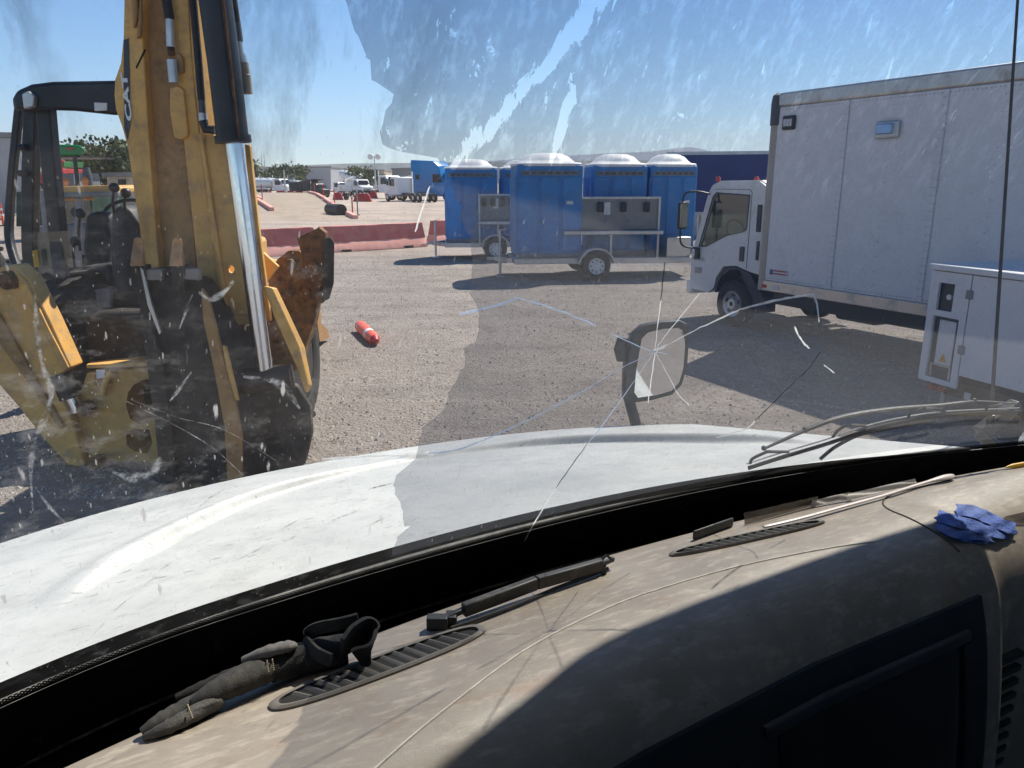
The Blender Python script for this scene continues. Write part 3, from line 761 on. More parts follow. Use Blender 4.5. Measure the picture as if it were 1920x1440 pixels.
vz.loft([[Vector((p.x, 0.40, 2.80)), Vector((p.x, p.y, 2.792)), Vector((p.x, p.y + 0.006, 2.80)), Vector((p.x, 0.40, 2.83))] for p in vp])
obj('added_shade_visor', vz, MAT['white'], cab)
hd = MB(); hd.prism([Vector((LX0, glass_pt(0.58, 2.70).y - 0.02, 2.70)), Vector((LX0, 0.43, 2.70)), Vector((LX0, 0.46, 2.80)), Vector((LX0, 0.36, 2.80))], (LX1 - LX0, 0, 0)); obj('header_rail', hd, inner, cab)
bw = MB(); bw.prism([(-0.4, -1.1, 1.0), (1.56, -1.1, 1.0), (1.56, -1.1, 2.8), (-0.4, -1.1, 2.8)], (0, -0.05, 0), [[(0.1, -1.1, 2.15), (1.06, -1.1, 2.15), (1.06, -1.1, 2.55), (0.1, -1.1, 2.55)]]); obj('rear_wall', bw, inner, cab)
fl = MB(); fl.box((0.58, -0.17, 0.97), (1.95, 1.9, 0.05)); obj('cab_floor', fl, MAT['rubber'], cab)
fw = MB(); fw.box((0.58, 0.80, 1.38), (1.9, 0.04, 0.80)); obj('firewall', fw, MAT['black'], cab)
for x0, ex, win in ((-0.44, 0.05, [(-0.75, 2.08), (0.35, 2.08), (0.30, 2.62), (-0.75, 2.62)]), (1.545, 0.05, [(-0.95, 2.08), (-0.05, 2.08), (-0.12, 2.62), (-0.95, 2.62)])):  # unseen right window cut narrow and set back to block sun
    dm = MB(); dm.prism([(x0, y, z) for y, z in ((-1.1, 1.0), (0.84, 1.0), (0.84, 1.86), (0.44, 2.8), (-1.1, 2.8))], (ex, 0, 0), [[(x0, y, z) for y, z in win]])
    do = obj('door', dm, MAT['white'], cab)
    pg = MB(); pg.prism([(x0 + 0.02, y, z) for y, z in win], (0.005, 0, 0)); obj('side_glass', pg, MAT['glass'], do)
for sx in (LX0 - 0.01, LX1 + 0.01):
    ap = MB(); ap.beam((sx, base_f(sx) + 0.01, 1.82), (sx, glass_pt(sx, 2.78).y, 2.80), 0.07, 0.06); obj('windshield_pillar', ap, inner, cab)

# ---- dashboard
dash_pts = [(-0.095, 0.648), (0.195, 0.72), (0.516, 0.764), (0.837, 0.757), (1.188, 0.744), (1.35, 0.719)]
dpf = np.polyfit([p[0] for p in dash_pts], [p[1] for p in dash_pts], 3)
def dash_back(l): return float(np.polyval(dpf, min(max(l, -0.35), 1.5)))
def dash_profile(l):
    s = float(np.interp(l, [-0.4, 0.0, 0.2, 0.38, 0.62, 0.93, 1.3], [-0.11, -0.075, -0.055, -0.026, 0.0, 0.010, 0.0]))
    e = smoothstep(0.955, 1.02, l)              # beyond the instrument hood the pad falls back and lower
    b = dash_back(l)
    A = [(b + 0.012, 1.845), (b, 1.878), (b - 0.03, 1.888), (0.66 + s * 0.7, 1.899), (0.62 + s * 0.9, 1.9045), (0.585 + s, 1.904), (0.555 + s, 1.896), (0.53 + s, 1.878), (0.512 + s, 1.850), (0.50 + s, 1.815), (0.49 + s, 1.77), (0.475 + s, 1.66), (0.46 + s, 1.45)]
    Bp = [(b + 0.012, 1.845), (b, 1.878), (b - 0.03, 1.888), (0.675, 1.895), (0.645, 1.893), (0.612, 1.884), (0.583, 1.868), (0.56, 1.845), (0.545, 1.815), (0.535, 1.775), (0.53, 1.72), (0.525, 1.62), (0.52, 1.45)]
    pts = [Vector((l, a[0] * (1 - e) + q[0] * e, a[1] * (1 - e) + q[1] * e)) for a, q in zip(A, Bp)]
    return catmull(pts, 4)
_DL = np.linspace(-0.5, 1.7, 221); _DP = []
for _l in _DL:
    _q = sorted(((p.y, p.z) for p in dash_profile(float(_l)))); _DP.append((np.array([p[0] for p in _q]), np.array([p[1] for p in _q])))
def dash_z(l, f):
    x = min(max((l + 0.5) / 0.01, 0.0), 219.999); i = int(x); k = x - i
    return float(np.interp(f, *_DP[i]) * (1 - k) + np.interp(f, *_DP[i + 1]) * k)
def dash_material():
    t = NT('dusty_vinyl_dash')
    c = t.mixc(t.ramp(t.noise(7, 7, 0.65), 0.35, 0.65), (0.245, 0.206, 0.166), (0.315, 0.27, 0.22))
    st_ = t.noise(1, 8, 0.72, vec=t.mapping((26, 90, 10), (0, 0, -0.12)))
    c = t.mixc(t.ramp(st_, 0.50, 0.64, 0, 0.75), c, (0.44, 0.38, 0.305))
    blot = t.noise(16, 7, 0.72, vec=t.mapping((0.7, 1.8, 1)))
    c = t.mixc(t.ramp(blot, 0.56, 0.66, 0, 0.45), c, (0.20, 0.162, 0.125))
    rst = t.noise(6, 6, 0.65, vec=t.mapping((1, 2.4, 1), (0, 0, 0), 'Object', (4.2, 1, 0)))
    c = t.mixc(t.ramp(rst, 0.62, 0.72, 0, 0.6), c, (0.25, 0.14, 0.08))
    drop = t.math('MULTIPLY', t.ramp(t.noise(55, 2), 0.70, 0.73), t.ramp(t.noise(6, 3), 0.5, 0.6))
    c = t.mixc(t.math('MULTIPLY', drop, 0.5), c, (0.12, 0.085, 0.06))
    t.base(c); t.rough(t.ramp(blot, 0.4, 0.7, 0.42, 0.60))
    leather = t.voronoi(520)
    t.bump(t.math('ADD', t.math('MULTIPLY', leather, 0.6), t.math('MULTIPLY', t.noise(130, 4), 0.8)), 0.10, 0.001)
    return t.m
dm = MB(); dm.loft([dash_profile(-0.36 + 1.88 * i / 150) for i in range(151)], closed=False)
dm.f = [tuple(reversed(f)) for f in dm.f]
dash = obj('dashboard', dm, dash_material(), cab, angle=70)
tag(dash, 'dusty tan vinyl dashboard')
# raised seam across the pad
seam = [L(*p, 1.903) for p in ((640, 1490), (700, 1440), (850, 1322), (1000, 1212), (1150, 1135), (1250, 1100), (1350, 1072), (1450, 1050), (1560, 1030), (1640, 1018))]
sp_ = catmull(seam, 8); mb = MB(); mb.tube([Vector((p.x, p.y, dash_z(p.x, p.y) + 0.0004)) for p in sp_], 0.0011, 6)
obj('pad_seam', mb, M('pad_seam_highlight', (0.62, 0.57, 0.50), 0.25, var=0.2, scale=90), dash)  # pale colour paints a bright highlight along the seam
# joint line of the raised speaker cover on the far side
jl = catmull([L(*p, 1.893) for p in ((1786, 893), (1740, 905), (1690, 918), (1664, 930), (1655, 946), (1664, 962), (1690, 980), (1745, 1008), (1800, 1028))], 8)
mb = MB(); mb.tube([Vector((p.x, p.y, dash_z(p.x, p.y) + 0.0003)) for p in jl], 0.0013, 6)
obj('cover_joint', mb, M('dark_joint', (0.05, 0.042, 0.035), 0.8), dash)
# instrument panel: bezel, recessed gauge window, switch panel
bez = M('black_bezel', (0.008, 0.009, 0.012), 0.55, var=0.2)
def on_face(l, z):                              # point on the rear face of the dash
    p = dash_profile(l); best = min(p[len(p) // 2:], key=lambda q: abs(q.z - z)); return Vector((l, best.y, z))
def face_strip(name, l0, l1, z0, z1, off, mat, parent, bevel=0.0, thick=0.008):
    n, m = 24, 10; m_ = MB(); top, bot = [], []
    for i in range(n + 1):
        l = l0 + (l1 - l0) * i / n; pr = [(p.z, p.y) for p in dash_profile(l)[20:]]; pr.sort()
        for j in range(m + 1):
            z = z0 + (z1 - z0) * j / m; f = float(np.interp(z, [p[0] for p in pr], [p[1] for p in pr]))
            edge = 1.0 if 0 < i < n and 0 < j < m else 0.35
            top.append((l, f - off - 0.0025 * edge, z)); bot.append((l, f - off + thick, z))
    k = m + 1; fs = [(i * k + j, (i + 1) * k + j, (i + 1) * k + j + 1, i * k + j + 1) for i in range(n) for j in range(m)]
    m_.add(top, fs); m_.add(bot, [tuple(reversed(q)) for q in fs]); N_ = len(top)
    rim = [j for j in range(m + 1)] + [i * k + m for i in range(1, n + 1)] + [n * k + j for j in range(m - 1, -1, -1)] + [i * k for i in range(n - 1, 0, -1)]
    m_.f += [(rim[q], rim[(q + 1) % len(rim)], N_ + rim[(q + 1) % len(rim)], N_ + rim[q]) for q in range(len(rim))]
    return obj(name, m_, mat, parent, angle=50)
panel = face_strip('instrument_bezel', 0.02, 0.925, 1.50, 1.843, 0.004, bez, dash)
face_strip('gauge_window', 0.55, 0.86, 1.54, 1.80, 0.008, M('smoked_gauge_lens', (0.004, 0.004, 0.005), 0.12, var=0.05, spec=0.3), panel)
face_strip('bezel_rib', 0.53, 0.885, 1.802, 1.814, 0.010, M('bezel_rib_black', (0.016, 0.017, 0.021), 0.45, var=0.1), panel)
face_strip('bezel_rib', 0.868, 0.885, 1.52, 1.80, 0.010, bez, panel)
face_strip('switch_panel', 0.16, 0.50, 1.54, 1.79, 0.008, M('switch_panel_black', (0.012, 0.012, 0.014), 0.4, var=0.1), panel)
for i in range(4):
    face_strip('rocker_switch', 0.20 + i * 0.07, 0.25 + i * 0.07, 1.62, 1.69, 0.014, M('rocker_black_%d' % i, (0.02, 0.02, 0.022), 0.35, var=0.1), panel)
# side louvre at the end of the instrument hood
lv = MB()
for i in range(9): lv.box((1.03, 0.526, 1.715 - i * 0.022), (0.06, 0.012, 0.008))
obj('side_louvre', lv, MAT['plastic'], dash)
# ---- defroster vents
slat_mat = M('vent_slat_grey', (0.10, 0.092, 0.082), 0.65)
def vent(pa, pb, w, nsl, off):
    a, b = L(*pa, 1.897), L(*pb, 1.897)
    d = (b - a); d.z = 0; ln = d.length; d.normalize(); q = Vector((-d.y, d.x, 0))
    def at(s, t_): p = a + d * (s * ln) + q * t_; return Vector((p.x, p.y, dash_z(p.x, p.y)))
    outer, innr = [], []
    for k in range(48):
        th = 2 * math.pi * k / 48; cx, sy = math.cos(th), math.sin(th)
        ex = math.copysign(abs(cx) ** 0.75, cx); ey = math.copysign(abs(sy) ** 0.75, sy)
        outer.append((0.5 + 0.5 * ex, w * 0.62 * ey)); innr.append((0.5 + 0.462 * ex, w * 0.47 * ey))
    up = Vector((0, 0, 1)); m_ = MB()
    r0 = [at(s, t_) + up * -0.002 for s, t_ in outer]; r1 = [at(s, t_) + up * 0.0022 for s, t_ in outer]
    r1b = [at(0.5 + (s - 0.5) * 0.97, t_ * 0.9) + up * 0.0042 for s, t_ in outer]
    r2 = [at(s, t_) + up * 0.0035 for s, t_ in innr]; r3 = [at(s, t_) + up * -0.004 for s, t_ in innr]
    m_.loft([r0, r1, r1b, r2, r3], caps=False)
    fr_ = obj('defroster_vent', m_, M('dusty_vent_grey', (0.14, 0.125, 0.11), 0.7, var=0.2, scale=20), dash, angle=50)
    fl_ = MB(); fl_.add([at(s, t_) + up * 0.0008 for s, t_ in innr], [tuple(range(48))]); obj('vent_shade_sheet', fl_, M('vent_shade_black', (0.008, 0.008, 0.008), 0.9), fr_)  # flat black sheet paints the shade between the slats
    for i in range(nsl):
        s = 0.10 + 0.80 * (i + 0.5) / nsl; hw = w * 0.47 * math.sqrt(max(0, 1 - ((s - 0.5) / 0.44) ** 2)) + 0.001
        p0, p1 = at(s + 0.012, -hw), at(s - 0.03, hw)
        m_ = MB(); m_.prism([p0 + up * 0.001, p1 + up * 0.001, p1 + up * 0.0032 + d * 0.003, p0 + up * 0.0032 + d * 0.003], d * 0.0016)
        obj('slat', m_, slat_mat, fr_)
    return fr_
vent((505, 1330), (908, 1176), 0.034, 14, 0)
vent((1256, 1037), (1545, 978), 0.021, 14, 0)

# ---- wiper on the outside of the pane
OUT = -0.012
wp = [on_glass(*p, OUT) for p in ((1412, 888), (1480, 866), (1560, 842), (1640, 815), (1720, 797), (1800, 787), (1925, 781))]
m_ = MB(); m_.tube(catmull(wp, 6), 0.0022, 6, flat=1.6)
wiper = obj('wiper_blade', m_, MAT['rubber'], cab)
m_ = MB(); m_.tube(catmull([p + Vector((0, 0.004, 0.006)) for p in wp], 6), 0.0014, 5); obj('blade_spring', m_, MAT['steel'], wiper)
arm = catmull([on_glass(*p, OUT - 0.012) for p in ((1450, 862), (1530, 826), (1600, 801), (1690, 786), (1780, 778), (1850, 770), (1925, 774))], 6)
wdark = M('weathered_wiper_arm', (0.055, 0.054, 0.052), 0.55, var=0.3, scale=40)
m_ = MB(); n = len(arm); m_.tube(arm, [0.0026 + 0.0034 * math.sin(math.pi * min(1, i / n * 1.25)) for i in range(n)], 8, flat=0.6); wa = obj('wiper_arm', m_, wdark, wiper)
for br in (((1452, 862), (1425, 875), (1420, 884)), ((1450, 862), (1475, 862), (1492, 862)), ((1600, 812), (1585, 822), (1576, 834)), ((1610, 812), (1630, 812), (1645, 816)), ((1745, 780), (1725, 786), (1718, 796)), ((1750, 780), (1775, 780), (1790, 788)), ((1895, 772), (1870, 776), (1862, 784))):
    m_ = MB(); m_.tube(catmull([on_glass(*p, OUT - 0.006) for p in br], 5), 0.0024, 6); obj('wiper_bridge', m_, wdark, wiper)
for p in ((1452, 862), (1530, 826), (1850, 770)):
    m_ = MB(); q = on_glass(*p, OUT - 0.014); m_.ball(q, 0.0042, 10, 8); obj('wiper_pivot', m_, wdark, wiper)
m_ = MB(); m_.tube(catmull([on_glass(*p, OUT - 0.004) for p in ((1550, 874), (1580, 850), (1630, 826), (1700, 812), (1760, 800))], 6), 0.003, 6); obj('washer_hose', m_, MAT['rubber'], wiper)
# ---- whip aerial beside the far pillar
m_ = MB(); a0, a1 = to_cab(D(1857, 800, 1.75)), to_cab(D(1912, -60, 1.75))
m_.tube([a0, a0.lerp(a1, 0.03), a0.lerp(a1, 0.031), a0.lerp(a1, 0.5), a1], [0.011, 0.009, 0.0042, 0.0036, 0.0028], 8)
ae = obj('whip_aerial', m_, MAT['black'], cab)
m_ = MB(); b0 = to_cab(D(1836, 812, 1.78)); m_.beam(b0, b0 + Vector((0.10, -0.02, 0.065)), 0.03, 0.03); m_.beam(b0, b0 + Vector((0.04, -0.05, -0.05)), 0.028, 0.028); obj('aerial_bracket', m_, MAT['plastic'], ae, bevel=0.004)

# ---- fender mirror
mc = to_cab(D(1228, 680, 2.3))
face_px = [(1192, 628), (1206, 616), (1240, 611), (1272, 611), (1285, 618), (1288, 650), (1284, 695), (1275, 722), (1258, 738), (1225, 744), (1184, 746), (1176, 735), (1180, 690)]
fc = D(1228, 680, 2.3); rot = Matrix.Rotation(rad(17.5), 3, 'Z')
def mir(px, py, dy=0.0, k=1.0):
    p = D(px, py, 2.3) - fc; p = Vector((p.x * 1.10 * k, dy, p.z * k)); return to_cab(fc + rot @ p)
m_ = MB()
m_.loft([[mir(x, y, 0.0, 1.09) for x, y in face_px], [mir(x, y, 0.015, 1.12) for x, y in face_px], [mir(x, y, 0.05, 0.95) for x, y in face_px], [mir(x - 14, y - 6, 0.085, 0.6) for x, y in face_px]])
mh = obj('fender_mirror', m_, MAT['plastic'], cab, angle=50)
m_ = MB(); m_.prism([mir(1233 + (x - 1228) * 0.86, 681 + (y - 680) * 0.93, -0.001) for x, y in face_px], mir(1228, 680, -0.004) - mir(1228, 680, -0.001)); obj('mirror_glass', m_, MAT['mirror'], mh)
m_ = MB(); s0 = mir(1186, 740, 0.03); s1 = to_cab(D(1200, 815, 2.3)); s1.y += 0.01
m_.tube(catmull([s0 + Vector((0, 0, 0.10)), s0, s1, s1 + Vector((0.01, 0.01, -0.08))], 5), 0.017, 10); ms = obj('mirror_stem', m_, MAT['plastic'], mh)
m_ = MB(); m_.tube([s1 + Vector((0, 0, 0.035)), s1, s1 + Vector((0.0, 0, -0.06))], [0.018, 0.036, 0.042], 12); obj('stem_foot', m_, MAT['plastic'], mh)
m_ = MB(); k0 = mir(1176, 655, 0.035); m_.tube([k0 + Vector((0, 0, 0.035)), k0 + Vector((-0.006, 0, 0)), k0 + Vector((0, 0, -0.035))], [0.016, 0.022, 0.016], 10); obj('mirror_clamp', m_, MAT['plastic'], mh)

# ------------------------------------------------------------------ things lying on the dashboard (world space, resting on the pad)
def W(p): return Vector((p.x * _ca - p.y * _sa, p.x * _sa + p.y * _ca, p.z))
def pad(px, py, h=0.0):                         # world place on the pad surface, h above it
    r = loc_ray(px, py); k0 = 0.25
    gap = lambda k: CAM_Z + k * r.z - h - dash_z(k * r.x, k * r.y)
    k1 = k0
    while gap(k1) > 0 and k1 < 2.2: k0 = k1; k1 += 0.02
    for _ in range(18):
        km = (k0 + k1) / 2
        if gap(km) > 0: k0 = km
        else: k1 = km
    return W(Vector((k0 * r.x, k0 * r.y, CAM_Z + k0 * r.z)))
cordura = M('grey_work_fabric', (0.036, 0.033, 0.029), 0.85, var=0.35, scale=60, dirt=(0.085, 0.074, 0.062), dirt_amt=0.4, dirt_scale=30, bump=0.25, bump_scale=500)
fleece = M('black_stretch_fabric', (0.014, 0.014, 0.014), 0.95, var=0.3, scale=90, bump=0.5, bump_scale=600)
leatherm = M('grey_leather_patch', (0.055, 0.049, 0.042), 0.75, var=0.25, scale=40, bump=0.4, bump_scale=380)
thread = M('tan_thread', (0.42, 0.34, 0.20), 0.8)
gl_root = thing('work_glove', 'crumpled black and grey work glove lying by the windshield base', 'glove', pad(470, 1310))
def worm(name, pts, rs, mat, parent, n=12, flat=0.75, wob=0.06):
    m_ = MB(); P = catmull(pts, 6); k = len(P)
    R = np.interp(np.linspace(0, 1, k), np.linspace(0, 1, len(rs)), rs)
    m_.tube(P, [float(r) * (1 + wob * math.sin(i * 2.1) + wob * 0.6 * math.sin(i * 3.7 + 1)) for i, r in enumerate(R)], n, flat=flat)
    return obj(name, m_, mat, parent, world=True, angle=70)
worm('finger', [pad(266, 1374, 0.005), pad(300, 1352, 0.009), pad(345, 1328, 0.010), pad(400, 1300, 0.012)], [0.005, 0.0085, 0.0095, 0.010], cordura, gl_root)
worm('finger', [pad(272, 1382, 0.003), pad(310, 1366, 0.007), pad(360, 1340, 0.009), pad(410, 1312, 0.010)], [0.004, 0.0075, 0.009, 0.010], leatherm, gl_root)
worm('finger', [pad(330, 1308, 0.006), pad(370, 1292, 0.010), pad(420, 1272, 0.013), pad(450, 1262, 0.014)], [0.004, 0.007, 0.009, 0.010], fleece, gl_root)
palm = worm('palm', [pad(360, 1322, 0.012), pad(395, 1302, 0.016), pad(440, 1280, 0.018), pad(480, 1262, 0.018), pad(520, 1246, 0.017)], [0.006, 0.0115, 0.0145, 0.0155, 0.0150], cordura, gl_root, 16, 0.8, 0.03)
worm('cuff', [pad(505, 1252, 0.017), pad(550, 1238, 0.016), pad(600, 1226, 0.016), pad(650, 1216, 0.015)], [0.0165, 0.017, 0.018, 0.017], fleece, gl_root, 16, 0.8, 0.03)
worm('knit_gusset', [pad(455, 1238, 0.030), pad(500, 1222, 0.034), pad(540, 1212, 0.034), pad(556, 1210, 0.032)], [0.004, 0.007, 0.007, 0.003], M('pale_ribbed_knit', (0.12, 0.11, 0.105), 0.9, var=0.3, scale=150), gl_root)
# wrist strap: a wide band looped over itself
def band(name, pts, width, thick, mat, parent):
    P = catmull(pts, 7); n = len(P); rows = []
    for i, p in enumerate(P):
        d = (P[min(i + 1, n - 1)] - P[max(i - 1, 0)]).normalized(); w_ = Vector((0.35, 0.1, 0.93)); w_ = (w_ - d * w_.dot(d)).normalized() * width / 2; q = d.cross(w_).normalized() * thick / 2
        rows.append([p - w_ - q, p + w_ - q, p + w_ + q, p - w_ + q])
    m_ = MB(); m_.loft(rows); return obj(name, m_, mat, parent, world=True, bevel=0.001)
band('wrist_strap', [pad(620, 1238, 0.022), pad(590, 1222, 0.026), pad(574, 1198, 0.032), pad(590, 1180, 0.040), pad(635, 1170, 0.044), pad(672, 1160, 0.046)], 0.012, 0.004, fleece, gl_root)
band('wrist_strap', [pad(640, 1218, 0.026), pad(655, 1200, 0.030), pad(680, 1186, 0.030), pad(692, 1196, 0.024), pad(690, 1222, 0.016), pad(672, 1240, 0.010)], 0.034, 0.004, fleece, gl_root)
st_ = MB()
for a_, b_ in (((510, 1232), (514, 1258)), ((500, 1234), (504, 1262)), ((352, 1322), (362, 1348))):
    for i in range(7):
        k = i / 7; k2 = k + 0.08
        p, q = [pad(a_[0] + (b_[0] - a_[0]) * kk, a_[1] + (b_[1] - a_[1]) * kk, 0.0300 - 0.012 * abs(kk - .3) - (0.012 if a_[0] < 400 else 0)) for kk in (k, k2)]
        st_.tube([p, q], 0.0007, 5)
tag(obj('stitching', st_, thread, palm if False else gl_root, world=True), kind='stuff')

# black plastic trim rail lying loose against the glass
rail = thing('trim_rail', 'loose black plastic trim rail lying along the dashboard edge', 'trim rail', pad(990, 1110))
p0, p1 = pad(868, 1144, 0.012), pad(1128, 1058, 0.012)
m_ = MB(); pm = p0.lerp(p1, 0.5) + Vector((0, 0, 0.004))
railm = M('dusty_black_rail', (0.040, 0.037, 0.033), 0.5, var=0.3, scale=30, dirt=(0.15, 0.13, 0.11), dirt_amt=0.25, dirt_scale=30)
m_.beam(p0, pm, 0.010, 0.015); m_.beam(pm, p1, 0.010, 0.015); obj('rail_body', m_, railm, rail, world=True, bevel=0.002)
m_ = MB(); e0 = pad(820, 1166, 0.008); m_.beam(p0, e0, 0.006, 0.006); m_.box(e0, (0.022, 0.012, 0.014)); m_.box(pad(846, 1160, 0.006), (0.012, 0.016, 0.012)); obj('end_bracket', m_, MAT['plastic'], rail, world=True, bevel=0.001)
m_ = MB(); m_.beam(p1, pad(1150, 1048, 0.012), 0.004, 0.005); m_.box(pad(1132, 1070, 0.004), (0.006, 0.006, 0.012)); m_.tube([p1 + Vector((0, 0, 0.006)), p1 + Vector((0.006, 0.004, 0.010)), p1 + Vector((0.012, 0.006, 0.004))], 0.002, 6); obj('end_clip', m_, MAT['plastic'], rail, world=True)
m_ = MB(); m_.tube(catmull([pad(846, 1178, 0.003), pad(900, 1160, 0.0035), pad(980, 1130, 0.003), pad(1040, 1104, 0.003), pad(1090, 1085, 0.0035), pad(1140, 1066, 0.003)], 6), 0.0022, 6)
tag(obj('black_cable', m_, MAT['rubber']), 'thin black cable lying in front of the trim rail', 'cable')

# straw-like white plastic spoon
sp_m = M('white_plastic_spoon', (0.66, 0.58, 0.54), 0.4, var=0.1, scale=40, dirt=(0.42, 0.34, 0.28), dirt_amt=0.3, dirt_scale=60)
m_ = MB(); P = catmull([pad(1432, 988, 0.005), pad(1500, 972, 0.0055), pad(1580, 950, 0.0055), pad(1660, 928, 0.0055), pad(1730, 906, 0.006), pad(1768, 896, 0.008), pad(1786, 892, 0.007)], 6); n = len(P)
m_.tube(P, [0.0030 if i < n * 0.68 else 0.0030 + 0.0032 * math.sin(math.pi * (i / n - 0.68) / 0.36) for i in range(n)], 10, flat=0.6)
tag(obj('plastic_spoon', m_, sp_m), 'white plastic spoon lying along the dash edge', 'spoon')
def sheet(name, corners, mat, lab, cat, n=12, wav=0.002, thick=0.0006, hs=(0.001, 0.001, 0.004, 0.004)):
    c4 = [pad(*p, h) for p, h in zip(corners, hs)]; top, bot = [], []
    for j in range(n + 1):
        for i in range(n + 1):
            u, v = i / n, j / n
            p = c4[0].lerp(c4[1], u).lerp(c4[3].lerp(c4[2], u), v)
            p = p + Vector((0, 0, wav * math.sin(u * 9 + v * 3) * math.sin(v * 3.1)))
            top.append(p); bot.append(p - Vector((0, 0, thick)))
    m_ = MB(); k = n + 1
    f1 = [(j * k + i, j * k + i + 1, (j + 1) * k + i + 1, (j + 1) * k + i) for j in range(n) for i in range(n)]
    m_.add(top, f1); m_.add(bot, [tuple(reversed(f)) for f in f1])
    return tag(obj(name, m_, mat, angle=60), lab, cat)
paper = M('white_paper', (0.70, 0.67, 0.62), 0.8, var=0.06, scale=30)
sheet('folded_paper', [(1588, 938), (1720, 906), (1716, 897), (1590, 926)], paper, 'folded white paper slip behind the plastic spoon', 'paper', wav=0.002, hs=(0.004, 0.004, 0.012, 0.012))
sheet('folded_paper', [(1520, 950), (1600, 934), (1596, 922), (1524, 938)], M('grey_paper', (0.36, 0.33, 0.30), 0.8, var=0.15), 'small grey crumpled paper slip next to the white slip', 'paper', wav=0.004, hs=(0.003, 0.004, 0.012, 0.010))
t = NT('clear_wrapper'); t.n.remove(t.b)
tr = t.n.new('ShaderNodeBsdfTransparent'); tr.inputs[0].default_value = (0.86, 0.84, 0.81, 1); gl_ = t.n.new('ShaderNodeBsdfPrincipled'); gl_.inputs['Base Color'].default_value = (0.16, 0.14, 0.125, 1); gl_.inputs['Roughness'].default_value = 0.25
mx = t.n.new('ShaderNodeMixShader'); mx.inputs[0].default_value = 0.55; t.l.new(tr.outputs[0], mx.inputs[1]); t.l.new(gl_.outputs[0], mx.inputs[2]); t.l.new(mx.outputs[0], t.out.inputs[0])
sheet('plastic_wrapper', [(1396, 984), (1530, 946), (1534, 930), (1394, 962)], t.m, 'smoky clear plastic wrapper behind the spoon handle', 'wrapper', wav=0.004, hs=(0.001, 0.001, 0.016, 0.018))
# small black perforated strip
m_ = MB(); q0, q1 = pad(1300, 1004, 0.007), pad(1374, 978, 0.007); m_.beam(q0, q1, 0.004, 0.013)
ps = thing('perforated_strip', 'small black perforated plastic strip by the far defroster vent', 'strip', pad(1337, 992)); obj('strip_body', m_, MAT['plastic'], ps, world=True, bevel=0.002)
for i in range(9):
    m_ = MB(); c = q0.lerp(q1, 0.1 + 0.1 * i) + Vector((0, -0.0022, 0.001)); m_.ball(c, 0.0011, 6, 5); obj('stud', m_, MAT['grey'], ps, world=True)
# pencil end at the right edge
m_ = MB(); a_, b_ = pad(1886, 876, 0.0045), pad(1990, 858, 0.0045); m_.tube([a_, a_.lerp(b_, 0.12), b_], [0.001, 0.0038, 0.0038], 6)
tag(obj('pencil', m_, MAT['sticker_yellow']), 'yellow pencil tip at the far end of the dashboard', 'pencil')

# blue masking tape crumpled into strips
tape = thing('masking_tape', 'crumpled strips of blue masking tape on the dashboard pad', 'tape', pad(1830, 1000))
tape_m = M('blue_crepe_tape', (0.085, 0.155, 0.47), 0.8, var=0.2, scale=25, dirt=(0.24, 0.29, 0.50), dirt_amt=0.4, dirt_scale=20, bump=0.6, bump_scale=220)
def strip(cent, halfw, hs, parent):
    P = catmull([Vector((x, y, h)) for (x, y), h in zip(cent, hs)], 6); n = len(P); top, bot = [], []
    for i, p in enumerate(P):
        d = (P[min(i + 1, n - 1)] - P[max(i - 1, 0)]); d.z = 0; d.normalize(); q = Vector((-d.y, d.x, 0))
        for s in (-1, -0.5, 0, 0.5, 1):
            e = halfw * (1 + (0.12 * random.uniform(-1, 1) if i in (0, n - 1) else 0.05 * math.sin(i * 1.3)))
            x, y = p.x + q.x * s * e + (random.uniform(-5, 5) * d.x if i in (0, n - 1) else 0), p.y + q.y * s * e + (random.uniform(-5, 5) * d.y if i in (0, n - 1) else 0)
            top.append(pad(x, y, max(0.0012, p.z + 0.0016 * math.sin(i * 0.9 + s * 2.2))))
    m_ = MB(); k = 5
    f1 = [(i * k + j, i * k + j + 1, (i + 1) * k + j + 1, (i + 1) * k + j) for i in range(n - 1) for j in range(4)]
    m_.add(top, f1); m_.add([p - Vector((0, 0, 0.0007)) for p in top], [tuple(reversed(f)) for f in f1])
    return obj('tape_strip', m_, tape_m, parent, world=True, angle=50)
strip([(1756, 966), (1790, 976), (1826, 986), (1862, 996), (1892, 1000)], 11, (0.006, 0.010, 0.006, 0.009, 0.006), tape)
strip([(1792, 956), (1822, 958), (1852, 970), (1880, 984), (1906, 992)], 11, (0.010, 0.006, 0.008, 0.010, 0.008), tape)
strip([(1758, 984), (1790, 1000), (1828, 1004), (1862, 1008)], 8, (0.004, 0.008, 0.006, 0.008), tape)
strip([(1766, 994), (1800, 1008), (1836, 1014), (1858, 1014)], 5, (0.002, 0.004, 0.003, 0.006), tape)
sheet('plastic_wrapper', [(1872, 984), (1960, 985), (1960, 950), (1885, 968)], t.m, 'clear crinkled wrapper at the right end beside the blue tape', 'wrapper', wav=0.003, hs=(0.002, 0.002, 0.007, 0.007))

